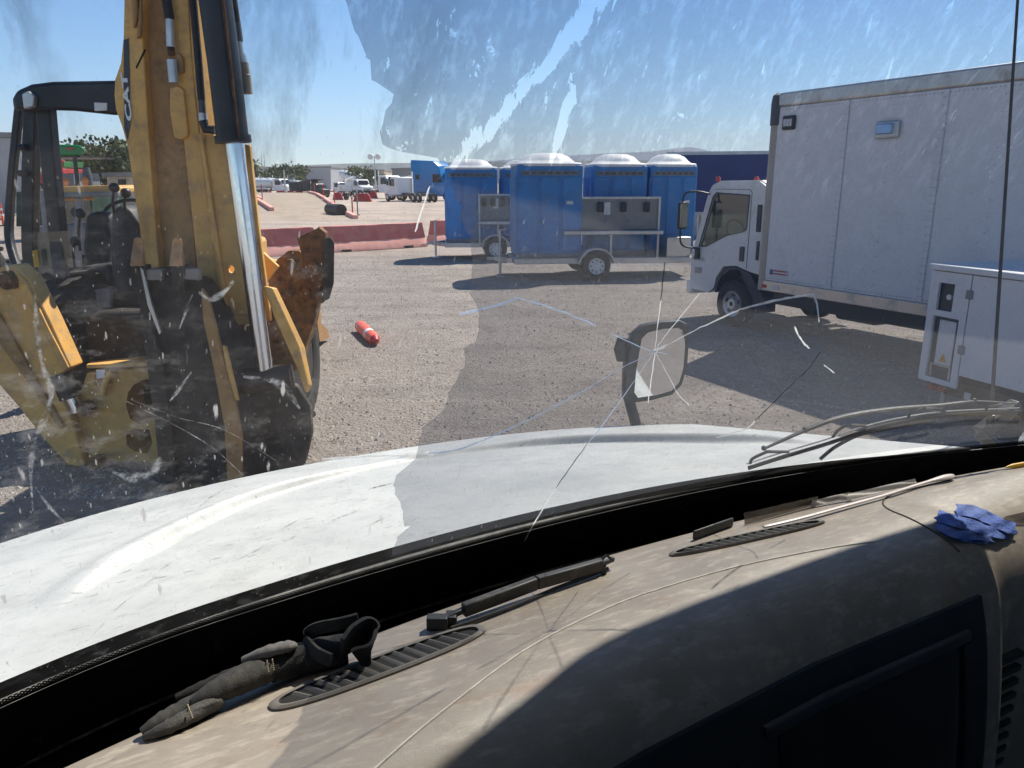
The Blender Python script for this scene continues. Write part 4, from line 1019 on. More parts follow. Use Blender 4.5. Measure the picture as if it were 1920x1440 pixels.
# ------------------------------------------------------------------ yellow backhoe parked in front, seen from behind
bh = thing('backhoe_loader', 'dirty yellow backhoe loader with its digging arm raised close to our hood', 'backhoe', (-3.0, 7.2, 0))
def slab(px, y, dep, mat, name, bevel=0.008, parent=bh, holes=(), lab=None):
    m_ = MB(); m_.prism([D(a, b, y) for a, b in px], (0, dep, 0), [[D(a, b, y) for a, b in h] for h in holes])
    o = obj(name, m_, mat, parent, bevel=bevel if not holes else 0, world=True)
    if lab: o['label'] = lab
    return o
def slab2(px0, y0, px1, y1, mat, name, bevel=0.008, parent=bh):     # plate whose outline differs front and back
    m_ = MB(); a = [D(x, y, y0) for x, y in px0]; b = [D(x, y, y1) for x, y in px1]
    m_.loft([a, b]); o = obj(name, m_, mat, parent, bevel=bevel, world=True); return o
def ptube(pts, r, mat, name, parent=bh, n=14):
    m_ = MB(); m_.tube([D(a, b, y) for a, b, y in pts], r, n); return obj(name, m_, mat, parent, world=True)
Y_, YW, RU, DI, BK = MAT['yellow'], MAT['yellow_worn_shaded'], MAT['rust'], MAT['dirty_iron'], MAT['black']
# the boom: left side plate, recessed web, right side plate, bright outer flank
slab([(234, -70), (272, -70), (270, 0), (266, 60), (272, 150), (278, 250), (288, 380), (302, 540), (272, 540), (262, 430), (250, 350), (240, 280), (228, 236), (217, 206), (214, 180), (215, 150), (226, 118), (231, 70)], 6.05, 0.10, Y_, 'boom_side_plate')
slab([(262, -70), (330, -70), (345, 100), (352, 300), (372, 540), (290, 540), (278, 300), (270, 120)], 6.14, 0.30, YW, 'boom_web')
slab([(318, -70), (350, -70), (356, 60), (366, 180), (380, 300), (398, 440), (412, 560), (376, 560), (362, 430), (346, 280), (334, 150), (322, 40)], 6.03, 0.10, Y_, 'boom_side_plate')
slab2([(350, -70), (362, -70), (372, 120), (392, 300), (428, 608), (414, 608), (380, 300), (360, 120)], 6.02, [(395, -70), (430, -70), (440, 120), (462, 300), (492, 604), (440, 608), (420, 300), (404, 120)], 6.42, Y_, 'boom_flank')
# outer dipper plate carrying the bright face with the pin hole
dip = slab([(372, 250), (398, 252), (420, 262), (446, 330), (466, 450), (490, 604), (426, 612), (410, 520), (396, 420), (384, 330)], 5.96, 0.05, Y_, 'dipper_plate', holes=[[(433 + 7 * math.cos(k * 0.785), 505 + 7.5 * math.sin(k * 0.785)) for k in range(8)]])
slab([(420, 594), (492, 588), (494, 604), (424, 614)], 5.92, 0.12, YW, 'plate_flange')
slab([(372, 250), (379, 250), (432, 610), (424, 612)], 5.925, 0.034, Y_, 'plate_edge')
slab([(478, 470), (494, 474), (522, 500), (500, 530), (508, 560), (496, 560)], 6.3, 0.05, Y_, 'gusset_plate')
slab([(458, 270), (468, 272), (484, 420), (508, 602), (496, 604), (474, 440)], 6.0, 0.05, Y_, 'dipper_plate')
# cast eye at the top left, slot and boss
m_ = MB(); m_.tube([D(254, -10, 6.03), D(256, 25, 6.03), D(252, 52, 6.03)], [0.05, 0.045, 0.015], 14, flat=0.5); obj('cast_lug', m_, YW, bh, world=True)
slab([(252, -40), (262, -40), (264, 30), (262, 68), (255, 72), (259, 40), (259, 0)], 6.0, 0.05, YW, 'lug_rim')
slab([(318, 165), (332, 160), (344, 168), (350, 230), (352, 255), (340, 262), (326, 258), (318, 210)], 6.0, 0.06, Y_, 'hose_boss')
slab([(316, 100), (334, 98), (342, 108), (343, 135), (330, 140), (318, 138)], 5.99, 0.06, YW, 'clamp_block')
# slit, decal and lettering on the left plate
slab([(254, 126), (271, 92), (274, 93), (256, 129)], 6.046, 0.006, M('black_slit', (0.004, 0.004, 0.004), 0.9), 'slot', bevel=0)
slab([(232, 75), (241, 72), (243, 140), (244, 235), (239, 262), (233, 240), (232, 140)], 6.044, 0.004, M('dark_decal', (0.035, 0.04, 0.05), 0.4), 'decal', bevel=0)
def lettering(txt, loc, rot, size, mat, parent, name='lettering', ext=0.001, squash=(1, 1, 1), bold=0.0):
    cu = bpy.data.curves.new(name, 'FONT'); cu.body = txt; cu.size = size; cu.extrude = ext; cu.offset = bold; cu.align_x = 'CENTER'; cu.align_y = 'CENTER'
    tmp = bpy.data.objects.new(name, cu); me = bpy.data.meshes.new_from_object(tmp); bpy.data.objects.remove(tmp); bpy.data.curves.remove(cu); o = bpy.data.objects.new(name, me); COL.objects.link(o)
    o.parent = parent; o.scale = squash; o.location = Vector(loc) - (Vector(parent.location) if parent is not None else Vector()); o.rotation_euler = rot; me.materials.clear(); me.materials.append(mat); return o
lettering('CAT', D(237.5, 182, 6.040), (rad(90), rad(-90), 0), 0.17, MAT['sticker_white'], bh, squash=(1, 0.36, 1), bold=0.006)
# hoses and fittings
ptube([(302, -70, 5.98), (312, 0, 5.98), (318, 36, 5.98)], 0.033, MAT['rubber'], 'hose'); ptube([(318, 36, 5.98), (320, 88, 5.98)], [0.030, 0.030], MAT['steel'], 'hose_fitting')
ptube([(320, 88, 5.98), (322, 104, 5.98)], 0.024, RU, 'hose_nut'); ptube([(322, 112, 5.97), (326, 155, 5.97)], [0.036, 0.036], MAT['steel'], 'hose_coupling')
ptube([(356, -70, 5.94), (362, 0, 5.94), (372, 110, 5.94), (378, 188, 5.94)], 0.027, MAT['rubber'], 'hose'); ptube([(378, 188, 5.94), (380, 212, 5.94)], 0.026, MAT['grey'], 'hose_fitting'); ptube([(380, 212, 5.94), (381, 228, 5.94)], 0.032, MAT['steel'], 'hose_nut')
ptube([(381, 226, 5.94), (386, 242, 5.94), (404, 244, 5.94)], 0.034, BK, 'hose_elbow')
ptube([(430, -70, 6.1), (437, 0, 6.1), (443, 42, 6.1)], 0.030, MAT['rubber'], 'hose'); ptube([(443, 42, 6.1), (448, 78, 6.1)], 0.032, MAT['grey'], 'hose_fitting'); ptube([(449, 78, 6.1), (453, 104, 6.1)], 0.020, MAT['steel'], 'hose_nut')
ptube([(452, 102, 6.08), (455, 118, 6.08)], 0.036, MAT['steel'], 'hose_nut'); ptube([(456, 118, 6.08), (459, 140, 6.08), (459.2, 141, 6.08), (463, 176, 6.08)], [0.038, 0.038, 0.042, 0.042], M('tan_coupling', (0.30, 0.25, 0.19), 0.6), 'quick_coupler')
# bucket cylinder
ptube([(396, -90, 5.86), (404, 0, 5.86), (420, 120, 5.86), (437, 264, 5.86)], 0.112, BK, 'cylinder_barrel', n=24)
ptube([(436, 254, 5.86), (438, 268, 5.86)], 0.128, BK, 'cylinder_gland', n=24)
m_ = MB(); m_.tube([D(439, 268, 5.86), D(470, 500, 5.84), D(497, 704, 5.82)], 0.066, 24); obj('chromed_rod', m_, MAT['chrome'], bh, world=True)
ptube([(410, -90, 5.745), (418, 0, 5.745), (432, 120, 5.745), (447, 258, 5.745)], 0.010, RU, 'barrel_weld_line')
# bucket pin tube with its links
m_ = MB(); m_.tube([D(448, 722, 5.80), D(470, 716, 5.80), D(548, 706, 5.84)], [0.09, 0.105, 0.10], 18); obj('linkage_tube', m_, DI, bh, world=True)
slab2([(494, 536), (510, 540), (560, 650), (578, 722), (572, 736), (556, 690), (512, 590)], 5.86, [(500, 536), (520, 540), (572, 650), (586, 722), (580, 736), (560, 690), (516, 590)], 5.92, Y_, 'bucket_link')
slab2([(380, 556), (392, 560), (420, 650), (446, 760), (436, 780), (418, 700), (396, 620)], 5.80, [(388, 556), (400, 560), (428, 650), (454, 760), (444, 780), (426, 700), (404, 620)], 5.86, Y_, 'bucket_link')
slab([(394, 582), (404, 586), (410, 604), (400, 602)], 5.785, 0.03, Y_, 'link_lug')
# bucket with its teeth turned up
bucket = slab2([(258, 520), (272, 508), (300, 512), (372, 516), (376, 540), (420, 690), (440, 800), (436, 930), (318, 940), (292, 800), (268, 620)], 5.62, [(280, 500), (300, 500), (330, 500), (400, 520), (440, 560), (520, 700), (560, 780), (540, 900), (330, 930), (300, 800), (285, 640)], 6.15, DI, 'bucket', bevel=0.02)
slab([(252, 500), (262, 500), (280, 590), (306, 700), (322, 800), (326, 905), (300, 905), (290, 800), (270, 650)], 5.55, 0.05, DI, 'bucket_side', parent=bucket)
slab([(262, 500), (268, 505), (284, 570), (302, 624), (298, 628), (276, 572)], 5.54, 0.03, MAT['alu'], 'edge_highlight', parent=bucket, bevel=0.004)  # pale strip paints a highlight along the bucket edge
slab([(376, 540), (390, 560), (410, 640), (436, 730), (452, 820), (452, 900), (426, 905), (420, 800), (400, 690), (380, 600)], 5.57, 0.05, YW, 'bucket_side', parent=bucket)
slab([(417, 648), (423, 650), (440, 720), (447, 752), (440, 748), (424, 690)], 5.555, 0.03, Y_, 'edge_highlight', parent=bucket, bevel=0.004)  # brighter yellow strip paints the highlight on this edge
slab([(270, 505), (304, 505), (304, 526), (272, 526)], 5.56, 0.06, M('dull_lip_steel', (0.30, 0.26, 0.22), 0.6, 0.3, var=0.2), 'bucket_lip', parent=bucket)
slab([(342, 504), (373, 503), (374, 526), (342, 524)], 5.56, 0.06, M('dull_lip_steel_b', (0.28, 0.25, 0.22), 0.6, 0.3, var=0.2), 'bucket_lip', parent=bucket)
for x0, x1, t0 in ((246, 272, 447), (319, 345, 444)):
    sh = slab([(x0, 497), (x1, 497), (x1 + 2, 548), (x0 + 4, 548)], 5.545, 0.10, DI, 'tooth_shank', parent=bucket)
    m_ = MB(); cx = (x0 + x1) / 2; rings = []
    for k, (yy, hw, dp) in enumerate(((498, 13, 0.075), (490, 12.2, 0.072), (478, 11.2, 0.06), (464, 10.4, 0.042), (454, 9.6, 0.030), (448, 7.2, 0.024), (445, 3.5, 0.018))):
        ring = []
        for a in range(12):
            th = 2 * math.pi * a / 12; p = D(cx + hw * math.copysign(abs(math.cos(th)) ** 0.6, math.cos(th)), yy, 5.54)
            ring.append(p + Vector((0, dp * 0.5 * math.copysign(abs(math.sin(th)) ** 0.7, math.sin(th)) + (0.012 if k in (3, 4) and math.sin(th) < 0 else 0), 0)))
        rings.append(ring)
    m_.loft(rings); obj('bucket_tooth', m_, MAT['tooth'], bucket, world=True, angle=60)
# rounded bucket heel and crowd guard low on the right
m_ = MB(); rings = []
for yy in (5.9, 5.95, 6.5, 6.55):
    k = 0.94 if yy in (5.9, 6.55) else 1.0
    rings.append([D(500 + (x - 500) * k, 800 + (y - 800) * k, yy) for x, y in ((420, 690), (500, 700), (560, 720), (585, 760), (588, 810), (576, 860), (540, 905), (470, 930), (400, 920))])
m_.loft(rings); obj('bucket_heel', m_, DI, bh, world=True, bevel=0.02)
# right stabiliser folded up with rusty pad
slab([(504, 512), (520, 486), (540, 470), (560, 470), (600, 500), (596, 560), (586, 612), (560, 690), (520, 720), (500, 640)], 6.5, 0.18, M('rust_stained_yellow', (0.30, 0.155, 0.05), 0.65, var=0.3, scale=6, dirt=(0.07, 0.035, 0.02), dirt_amt=0.75, dirt_scale=8, bump=0.3), 'stabiliser_arm')
slab([(556, 446), (598, 426), (610, 436), (612, 520), (604, 570), (576, 560), (566, 480)], 6.42, 0.10, RU, 'stabiliser_pad')
m_ = MB(); m_.loft([[D(x, y, yy) for x, y in ((606, 448), (620, 444), (627, 456), (626, 530), (618, 560), (604, 566))] for yy in (6.36, 6.40, 6.62, 6.66)]); obj('pad_rubber', m_, MAT['rubber'], bh, world=True, bevel=0.01)
for (x, y, r) in ((541, 497, 0.045), (588, 500, 0.045), (575, 548, 0.03)):
    m_ = MB(); c = D(x, y, 6.40); m_.lathe(c, (0, 1, 0), [(-0.03, r * 0.7), (-0.02, r), (0.06, r)], 14); obj('pin', m_, RU, bh, world=True)
# left stabiliser arm, cylinder and main frame casting
slab([(0, 500), (26, 497), (54, 524), (92, 600), (133, 690), (97, 713), (124, 762), (143, 812), (160, 880), (126, 872), (84, 826), (30, 758), (-30, 690), (-40, 560)], 6.2, 0.20, Y_, 'stabiliser_arm', bevel=0.015)
slab([(24, 505), (48, 528), (92, 620), (128, 690), (118, 696), (78, 616), (36, 540)], 6.17, 0.03, Y_, 'arm_rib')
slab([(-20, 560), (10, 610), (60, 700), (120, 800), (112, 806), (48, 712), (-20, 620)], 6.17, 0.03, YW, 'arm_rib')
for x, y, r in ((12, 526, 0.075), (156, 768, 0.06), (178, 868, 0.05)):
    m_ = MB(); c = D(x, y, 6.14); m_.lathe(c, (0, 1, 0), [(-0.02, r * 0.55), (-0.02, r * 0.8), (-0.005, r * 0.85), (-0.005, r), (0.10, r)], 20); obj('pin', m_, RU, bh, world=True)
ptube([(112, 700, 6.25), (124, 728, 6.25), (132, 746, 6.25)], 0.085, BK, 'stabiliser_cylinder', n=18); ptube([(124, 726, 6.25), (146, 772, 6.25)], 0.055, MAT['chrome'], 'stabiliser_rod')
frame = slab([(163, 700), (276, 690), (292, 700), (300, 880), (180, 890), (160, 876), (148, 850), (142, 800), (137, 776), (142, 752), (156, 722)], 6.30, 0.35, Y_, 'swing_frame', holes=[[(236, 760), (240, 736), (252, 720), (272, 711), (288, 712), (292, 740), (292, 790), (262, 796), (244, 786)], [(236, 812), (250, 804), (280, 806), (286, 830), (276, 850), (252, 846), (238, 836)]])
slab([(234, 706), (300, 704), (300, 852), (232, 852)], 6.62, 0.05, M('deep_black', (0.004, 0.004, 0.004), 0.9), 'cavity_shade_sheet')  # black sheet paints the shade inside the frame openings
m_ = MB(); a, b, c, d = D(162, 684, 6.32), D(278, 680, 6.32), D(277, 667, 6.62), D(170, 678, 6.62); m_.prism([a, b, c, d], (0, 0, -0.03)); obj('frame_top_plate', m_, MAT['yellow'], bh, world=True)
slab([(176, 702), (206, 700), (206, 720), (178, 722)], 6.285, 0.012, YW, 'frame_rib', bevel=0.002)
slab([(180, 694), (196, 694), (196, 709), (181, 710)], 6.280, 0.004, MAT['sticker_white'], 'warning_sticker', bevel=0)
ptube([(212, 697, 6.24), (202, 708, 6.24), (196, 722, 6.24), (194, 740, 6.24)], 0.028, MAT['yellow'], 'grab_handle')
# rear cross panel with reflector and sticker
slab([(112, 622), (292, 616), (296, 676), (140, 690), (126, 660)], 6.75, 0.25, BK, 'rear_cross_panel')
slab([(166, 646), (200, 644), (201, 657), (168, 659)], 6.73, 0.015, MAT['red'], 'red_reflector', bevel=0.004)
slab([(215, 638), (246, 636), (247, 652), (217, 654)], 6.735, 0.006, MAT['sticker_yellow'], 'warning_sticker', bevel=0)
for k in range(2): slab([(221 + 12 * k, 650), (226 + 12 * k, 641), (231 + 12 * k, 650)], 6.730, 0.004, BK, 'warning_triangle', bevel=0)
# cab floor, seats, console, levers
slab([(80, 560), (290, 545), (290, 625), (100, 628)], 7.0, 0.9, BK, 'cab_floor')
slab([(150, 548), (204, 540), (210, 606), (152, 610)], 6.95, 0.25, MAT['midgrey'], 'console_box')
seat = slab([(160, 404), (176, 396), (196, 398), (204, 410), (206, 470), (200, 500), (158, 500), (154, 460)], 7.5, 0.16, MAT['seat'], 'seat_back', bevel=0.04)
slab([(150, 500), (206, 496), (212, 560), (146, 566)], 7.2, 0.5, MAT['seat'], 'seat_cushion', bevel=0.04)
slab([(208, 396), (224, 384), (242, 392), (262, 420), (268, 500), (262, 612), (214, 612), (206, 480)], 7.1, 0.35, MAT['seat'], 'control_tower', bevel=0.03)
for x, y0, y1 in ((150, 470, 400), (214, 400, 352), (236, 400, 362), (140, 500, 452)):
    ptube([(x, y0, 7.0), (x - 3, (y0 + y1) / 2, 6.98), (x, y1, 6.95)], 0.012, BK, 'lever'); m_ = MB(); m_.ball(D(x, y1, 6.95), 0.045, 10, 8); obj('lever_knob', m_, BK, bh, world=True)
m_ = MB(); ringp = [D(238, 398, 8.0) + Vector((0.23 * math.cos(k * 0.314), 0.12 * math.sin(k * 0.314), 0.12 * math.sin(k * 0.314))) for k in range(21)]; m_.tube(ringp, 0.018, 8, caps=False); obj('steering_wheel', m_, BK, bh, world=True)
# overhead guard: posts and roof
def post(pts, w, name='cab_post', y1=None):
    m_ = MB(); P = catmull([D(a, b, y) for a, b, y in pts], 5)
    rows = []
    for i, p in enumerate(P):
        rows.append([p + Vector((dx * w, dy * w, 0)) for dx, dy in ((-0.5, -0.5), (0.5, -0.5), (0.5, 0.5), (-0.5, 0.5))])
    m_.loft(rows); return obj(name, m_, BK, bh, world=True, bevel=0.012)
post([(37, 196, 8.4), (26, 300, 8.4), (18, 400, 8.4), (20, 460, 8.3), (50, 545, 7.9), (80, 585, 7.6)], 0.075)
post([(62, 196, 7.6), (58, 330, 7.6), (58, 470, 7.6), (70, 560, 7.6)], 0.12)
post([(86, 200, 7.2), (98, 330, 7.2), (114, 480, 7.2), (134, 622, 7.0)], 0.125)
post([(330, 220, 8.6), (335, 400, 8.6), (340, 600, 8.6)], 0.09)
slab2([(26, 206), (24, 186), (32, 170), (60, 158), (100, 153), (210, 151), (300, 150), (320, 160), (320, 214), (215, 216), (140, 208), (60, 206)], 6.95, [(30, 206), (28, 192), (36, 178), (60, 168), (100, 164), (210, 162), (330, 160), (350, 168), (350, 206), (215, 208), (140, 206), (60, 204)], 9.0, BK, 'cab_roof', bevel=0.03)
slab([(40, 176), (52, 170), (64, 180), (62, 200), (44, 204)], 6.90, 0.06, MAT['steel'], 'work_lamp', bevel=0.01)
slab([(176, 192), (200, 193), (200, 207), (177, 208)], 6.935, 0.02, MAT['sticker_white'], 'work_lamp_lens', bevel=0.003)
ptube([(36, 276, 7.5), (48, 276, 7.5)], 0.03, BK, 'door_hinge'); ptube([(36, 325, 7.5), (50, 325, 7.5)], 0.03, BK, 'door_hinge')
pw = slab([(70, 436), (132, 432), (140, 520), (82, 560), (72, 520)], 7.15, 0.01, MAT['glass'], 'lower_window', bevel=0)
slab([(60, 470), (70, 468), (74, 500), (64, 502)], 7.08, 0.006, MAT['sticker_yellow'], 'warning_sticker', bevel=0)
# tyres
def tyre(c, r, w, axis, parent, name='tyre', rim=True, mat=None, rimmat=None):
    ax = Vector(axis).normalized(); m_ = MB()
    m_.lathe(Vector(c) - ax * w / 2, ax, [(0.02, r * 0.56), (0, r * 0.62), (0, r * 0.84), (w * 0.12, r * 0.965), (w * 0.3, r), (w * 0.7, r), (w * 0.88, r * 0.965), (w, r * 0.84), (w, r * 0.62), (w - 0.02, r * 0.56)], 36)
    o = obj(name, m_, mat or MAT['rubber'], parent, world=True)
    if rim:
        m2 = MB(); m2.lathe(Vector(c) - ax * w * 0.46, ax, [(0.0, r * 0.2), (0, r * 0.5), (0.02, r * 0.58), (w * 0.9, r * 0.58), (w * 0.92, r * 0.5), (w * 0.92, r * 0.2)], 24); obj('rim', m2, rimmat or MAT['steel'], parent, world=True)
    return o
tyre((-2.22, 7.25, 0.66), 0.66, 0.45, (1, 0, 0), bh, rimmat=BK)
tyre((-4.02, 7.2, 0.78), 0.78, 0.50, (1, 0, 0), bh, rimmat=BK)
m_ = MB(); m_.box((-3.15, 7.45, 0.70), (1.6, 1.5, 1.1)); obj('axle_shade_block', m_, DI, bh, world=True, bevel=0.05)  # solid box enlarged to block sun under the machine
tyre((-2.95, 9.8, 0.45), 0.45, 0.34, (1, 0, 0), bh, rimmat=MAT['yellow']); tyre((-4.7, 9.8, 0.45), 0.45, 0.34, (1, 0, 0), bh, rimmat=MAT['yellow'])
for cx, cy, tr_ in ((-2.22, 7.25, 0.66), (-4.02, 7.2, 0.78)):
    for k in range(22):
        th = 2 * math.pi * k / 22
        for s in (-1, 1):
            rd = Vector((0, math.cos(th + s * .07), math.sin(th + s * .07))); tn = Vector((0, -math.sin(th), math.cos(th))); p = Vector((cx, cy, tr_)) + rd * (tr_ + 0.005)
            if p.y > cy + 0.35: continue
            l_ = MB(); l_.beam(p + Vector((s * 0.015, 0, 0)) + tn * 0.05, p + Vector((s * 0.20, 0, 0)) - tn * 0.05, 0.045, 0.05, up=rd); obj('tread_lug', l_, MAT['rubber'], bh, world=True)
m_ = MB(); m_.box((-2.62, 6.72, 1.10), (0.62, 0.50, 1.5)); obj('added_shade_post', m_, YW, bh, world=True, bevel=0.03)  # hidden block added to stop sun reaching the ground beside the bucket
# engine hood, chassis and front loader beyond the cab
m_ = MB(); m_.box((-3.4, 8.9, 0.85), (1.0, 3.6, 0.6)); obj('chassis', m_, MAT['black'], bh, world=True, bevel=0.03)
m_ = MB(); m_.box((-3.75, 9.9, 1.35), (0.9, 1.3, 0.6)); obj('engine_hood', m_, MAT['yellow'], bh, world=True, bevel=0.06)
m_ = MB(); m_.prism([Vector((-5.0, 11.0, 0.1)), Vector((-5.0, 11.6, 0.05)), Vector((-5.0, 11.5, 0.2)), Vector((-5.0, 11.15, 0.35)), Vector((-5.0, 11.2, 0.9)), Vector((-5.0, 11.0, 0.95)), Vector((-5.0, 10.9, 0.5))], (2.2, 0, 0)); obj('loader_bucket', m_, MAT['yellow_worn_shaded'], bh, world=True)
for x in (-4.5, -3.1):
    m_ = MB(); m_.beam((x, 8.6, 1.5), (x, 10.2, 1.25), 0.12, 0.22); m_.beam((x, 10.2, 1.25), (x, 11.0, 0.5), 0.12, 0.22); obj('loader_arm', m_, MAT['yellow'], bh, world=True, bevel=0.02)

# ------------------------------------------------------------------ pink concrete barriers
def barrier(p, q, lab):
    d = (q - p); L_ = d.length; yaw = math.atan2(d.y, d.x)
    root = thing('concrete_barrier', lab, 'barrier', (p + q) / 2, yaw, 'pink concrete barriers across the yard')
    prof = [(-0.32, 0.0), (0.32, 0.0), (0.30, 0.12), (0.17, 0.34), (0.10, 0.86), (-0.10, 0.86), (-0.17, 0.34), (-0.30, 0.12)]
    up_, lo = [(0.17, 0.34), (0.105, 0.88), (-0.105, 0.88), (-0.17, 0.34)], [(-0.34, 0.0), (0.34, 0.0), (0.32, 0.11), (0.171, 0.338), (-0.171, 0.338), (-0.32, 0.11)]
    for nm, pr, m in (('barrier_wall', up_, MAT['pink']), ('barrier_foot', lo, MAT['pinkpale'])):
        mb = MB(); n = 18; rings = []
        for i in range(n + 1):
            x = -L_ / 2 + L_ * i / n; e = 0.14 if i in (0, n) and nm == 'barrier_wall' else 0
            rings.append([Vector((x * (1 - (0.04 if (z > 0.5 and i in (0, n)) else 0)), y + random.uniform(-.012, .012), z + (random.uniform(-.012, .012) if z > 0.05 else 0))) for y, z in pr])
        mb.loft(rings); obj(nm, mb, m, root, bevel=0.012)
    mb = MB(); mb.box((-L_ * 0.3, -0.30, 0.04), (0.4, 0.10, 0.08)); mb.box((L_ * 0.3, -0.30, 0.04), (0.4, 0.10, 0.08)); obj('fork_slot', mb, MAT['black'], root)
    return root
b1a, b1b = G(598, 474), G(793, 461)
dirv = (b1a - b1b).normalized()
barrier(b1a, b1b, 'long pink concrete barrier with a chipped top left of the portable toilets')
barrier(b1a + dirv * 0.12, b1a + dirv * 4.2, 'pink concrete barrier ending behind the backhoe bucket link')
barrier(b1a + dirv * 4.35, b1a + dirv * 8.4, 'pink concrete barrier hidden mostly behind the backhoe boom')
barrier(G(808, 456), G(808, 456) - dirv * 4.0, 'pink concrete barrier partly hidden by the leftmost blue toilet')

# orange tube lying on the gravel
tb = thing('delineator_tube', 'short orange traffic tube lying on the open gravel', 'traffic tube', (G(672, 606) + G(705, 641)) / 2)
a, b = G(675, 611, 0.09), G(703, 637, 0.09); d = (b - a)
mb = MB(); mb.tube([a, a.lerp(b, 0.05), a.lerp(b, 0.7), a.lerp(b, 0.86), b], [0.085, 0.095, 0.092, 0.09, 0.075], 18); obj('tube_body', mb, MAT['orange'], tb, world=True)
mb = MB(); mb.tube([a.lerp(b, 0.62), a.lerp(b, 0.74)], 0.0945, 18); obj('reflective_band', mb, MAT['sticker_white'], tb, world=True)
mb = MB(); mb.tube([b, b + d.normalized() * 0.10], [0.074, 0.03], 16); obj('tube_tip', mb, MAT['red'], tb, world=True)

# ------------------------------------------------------------------ trailers of blue portable toilets
def toilet_cabin(root, x, y, w, dp, h, z0):
    c = bpy.data.objects.new('toilet_cabin', None); COL.objects.link(c); c.parent = root; c.location = (x, y, z0); c.empty_display_size = 0.2
    mb = MB(); mb.box((0, 0, h / 2), (w, dp, h)); obj('cabin_wall', mb, MAT['blue'], c, bevel=0.05, segs=3)
    for i in range(3):                                          # moulded panels standing proud of the wall
        mb = MB(); mb.box((-w / 2 + w * (i + 0.5) / 3, -dp / 2 - 0.008, h * 0.47), (w * 0.27, 0.03, h * 0.80)); obj('wall_panel', mb, MAT['blue'], c, bevel=0.012)
    for i in range(3):
        mb = MB(); mb.box((-w / 2 - 0.008, -dp / 2 + dp * (i + 0.5) / 3, h * 0.47), (0.03, dp * 0.27, h * 0.80)); obj('wall_panel', mb, MAT['blue'], c, bevel=0.012)
    for i in range(7):
        mb = MB(); mb.box((-w * 0.36 + w * 0.12 * i, -dp / 2 - 0.026, h * 0.915), (w * 0.075, 0.012, h * 0.022)); obj('vent_slot', mb, MAT['grey'], c)
    for i in range(2):
        mb = MB(); mb.box((-w / 2 + w * (i + 1) / 3, -dp / 2 - 0.004, h * 0.47), (w * 0.012, 0.014, h * 0.86)); obj('panel_groove', mb, MAT['blue'], c)
    mb = MB(); mb.box((w * 0.30, -dp / 2 - 0.026, h * 0.60), (w * 0.10, 0.006, h * 0.035)); obj('label_plate', mb, MAT['sticker_white'], c)
    mb = MB(); mb.box((0, -dp / 2 - 0.02, 0.05), (w * 1.02, 0.05, 0.10)); obj('base_skid', mb, MAT['midgrey'], c, bevel=0.01)
    mb = MB(); mb.box((0, -dp / 2 - 0.012, h * 0.915), (w * 0.86, 0.02, h * 0.05)); obj('vent_strip', mb, MAT['midgrey'], c)
    mb = MB(); rings = []
    for k, (s, z) in enumerate(((1.05, h - 0.03), (1.07, h + 0.03), (1.02, h + 0.055), (0.86, h + 0.07), (0.80, h + 0.13), (0.66, h + 0.22), (0.42, h + 0.285), (0.14, h + 0.30))):
        ring = []
        for a in range(24):
            th = 2 * math.pi * a / 24; e = 0.45 if k < 4 else 0.75
            ring.append(Vector((w / 2 * s * math.copysign(abs(math.cos(th)) ** e, math.cos(th)), dp / 2 * s * math.copysign(abs(math.sin(th)) ** e, math.sin(th)), z)))
        rings.append(ring)
    mb.loft(rings); obj('domed_roof', mb, MAT['roofwhite'], c, angle=50)
    mb = MB(); mb.tube([Vector((w * 0.36, dp * 0.3, h)), Vector((w * 0.36, dp * 0.3, h + 0.22))], 0.05, 10); obj('vent_pipe', mb, MAT['grey'], c)
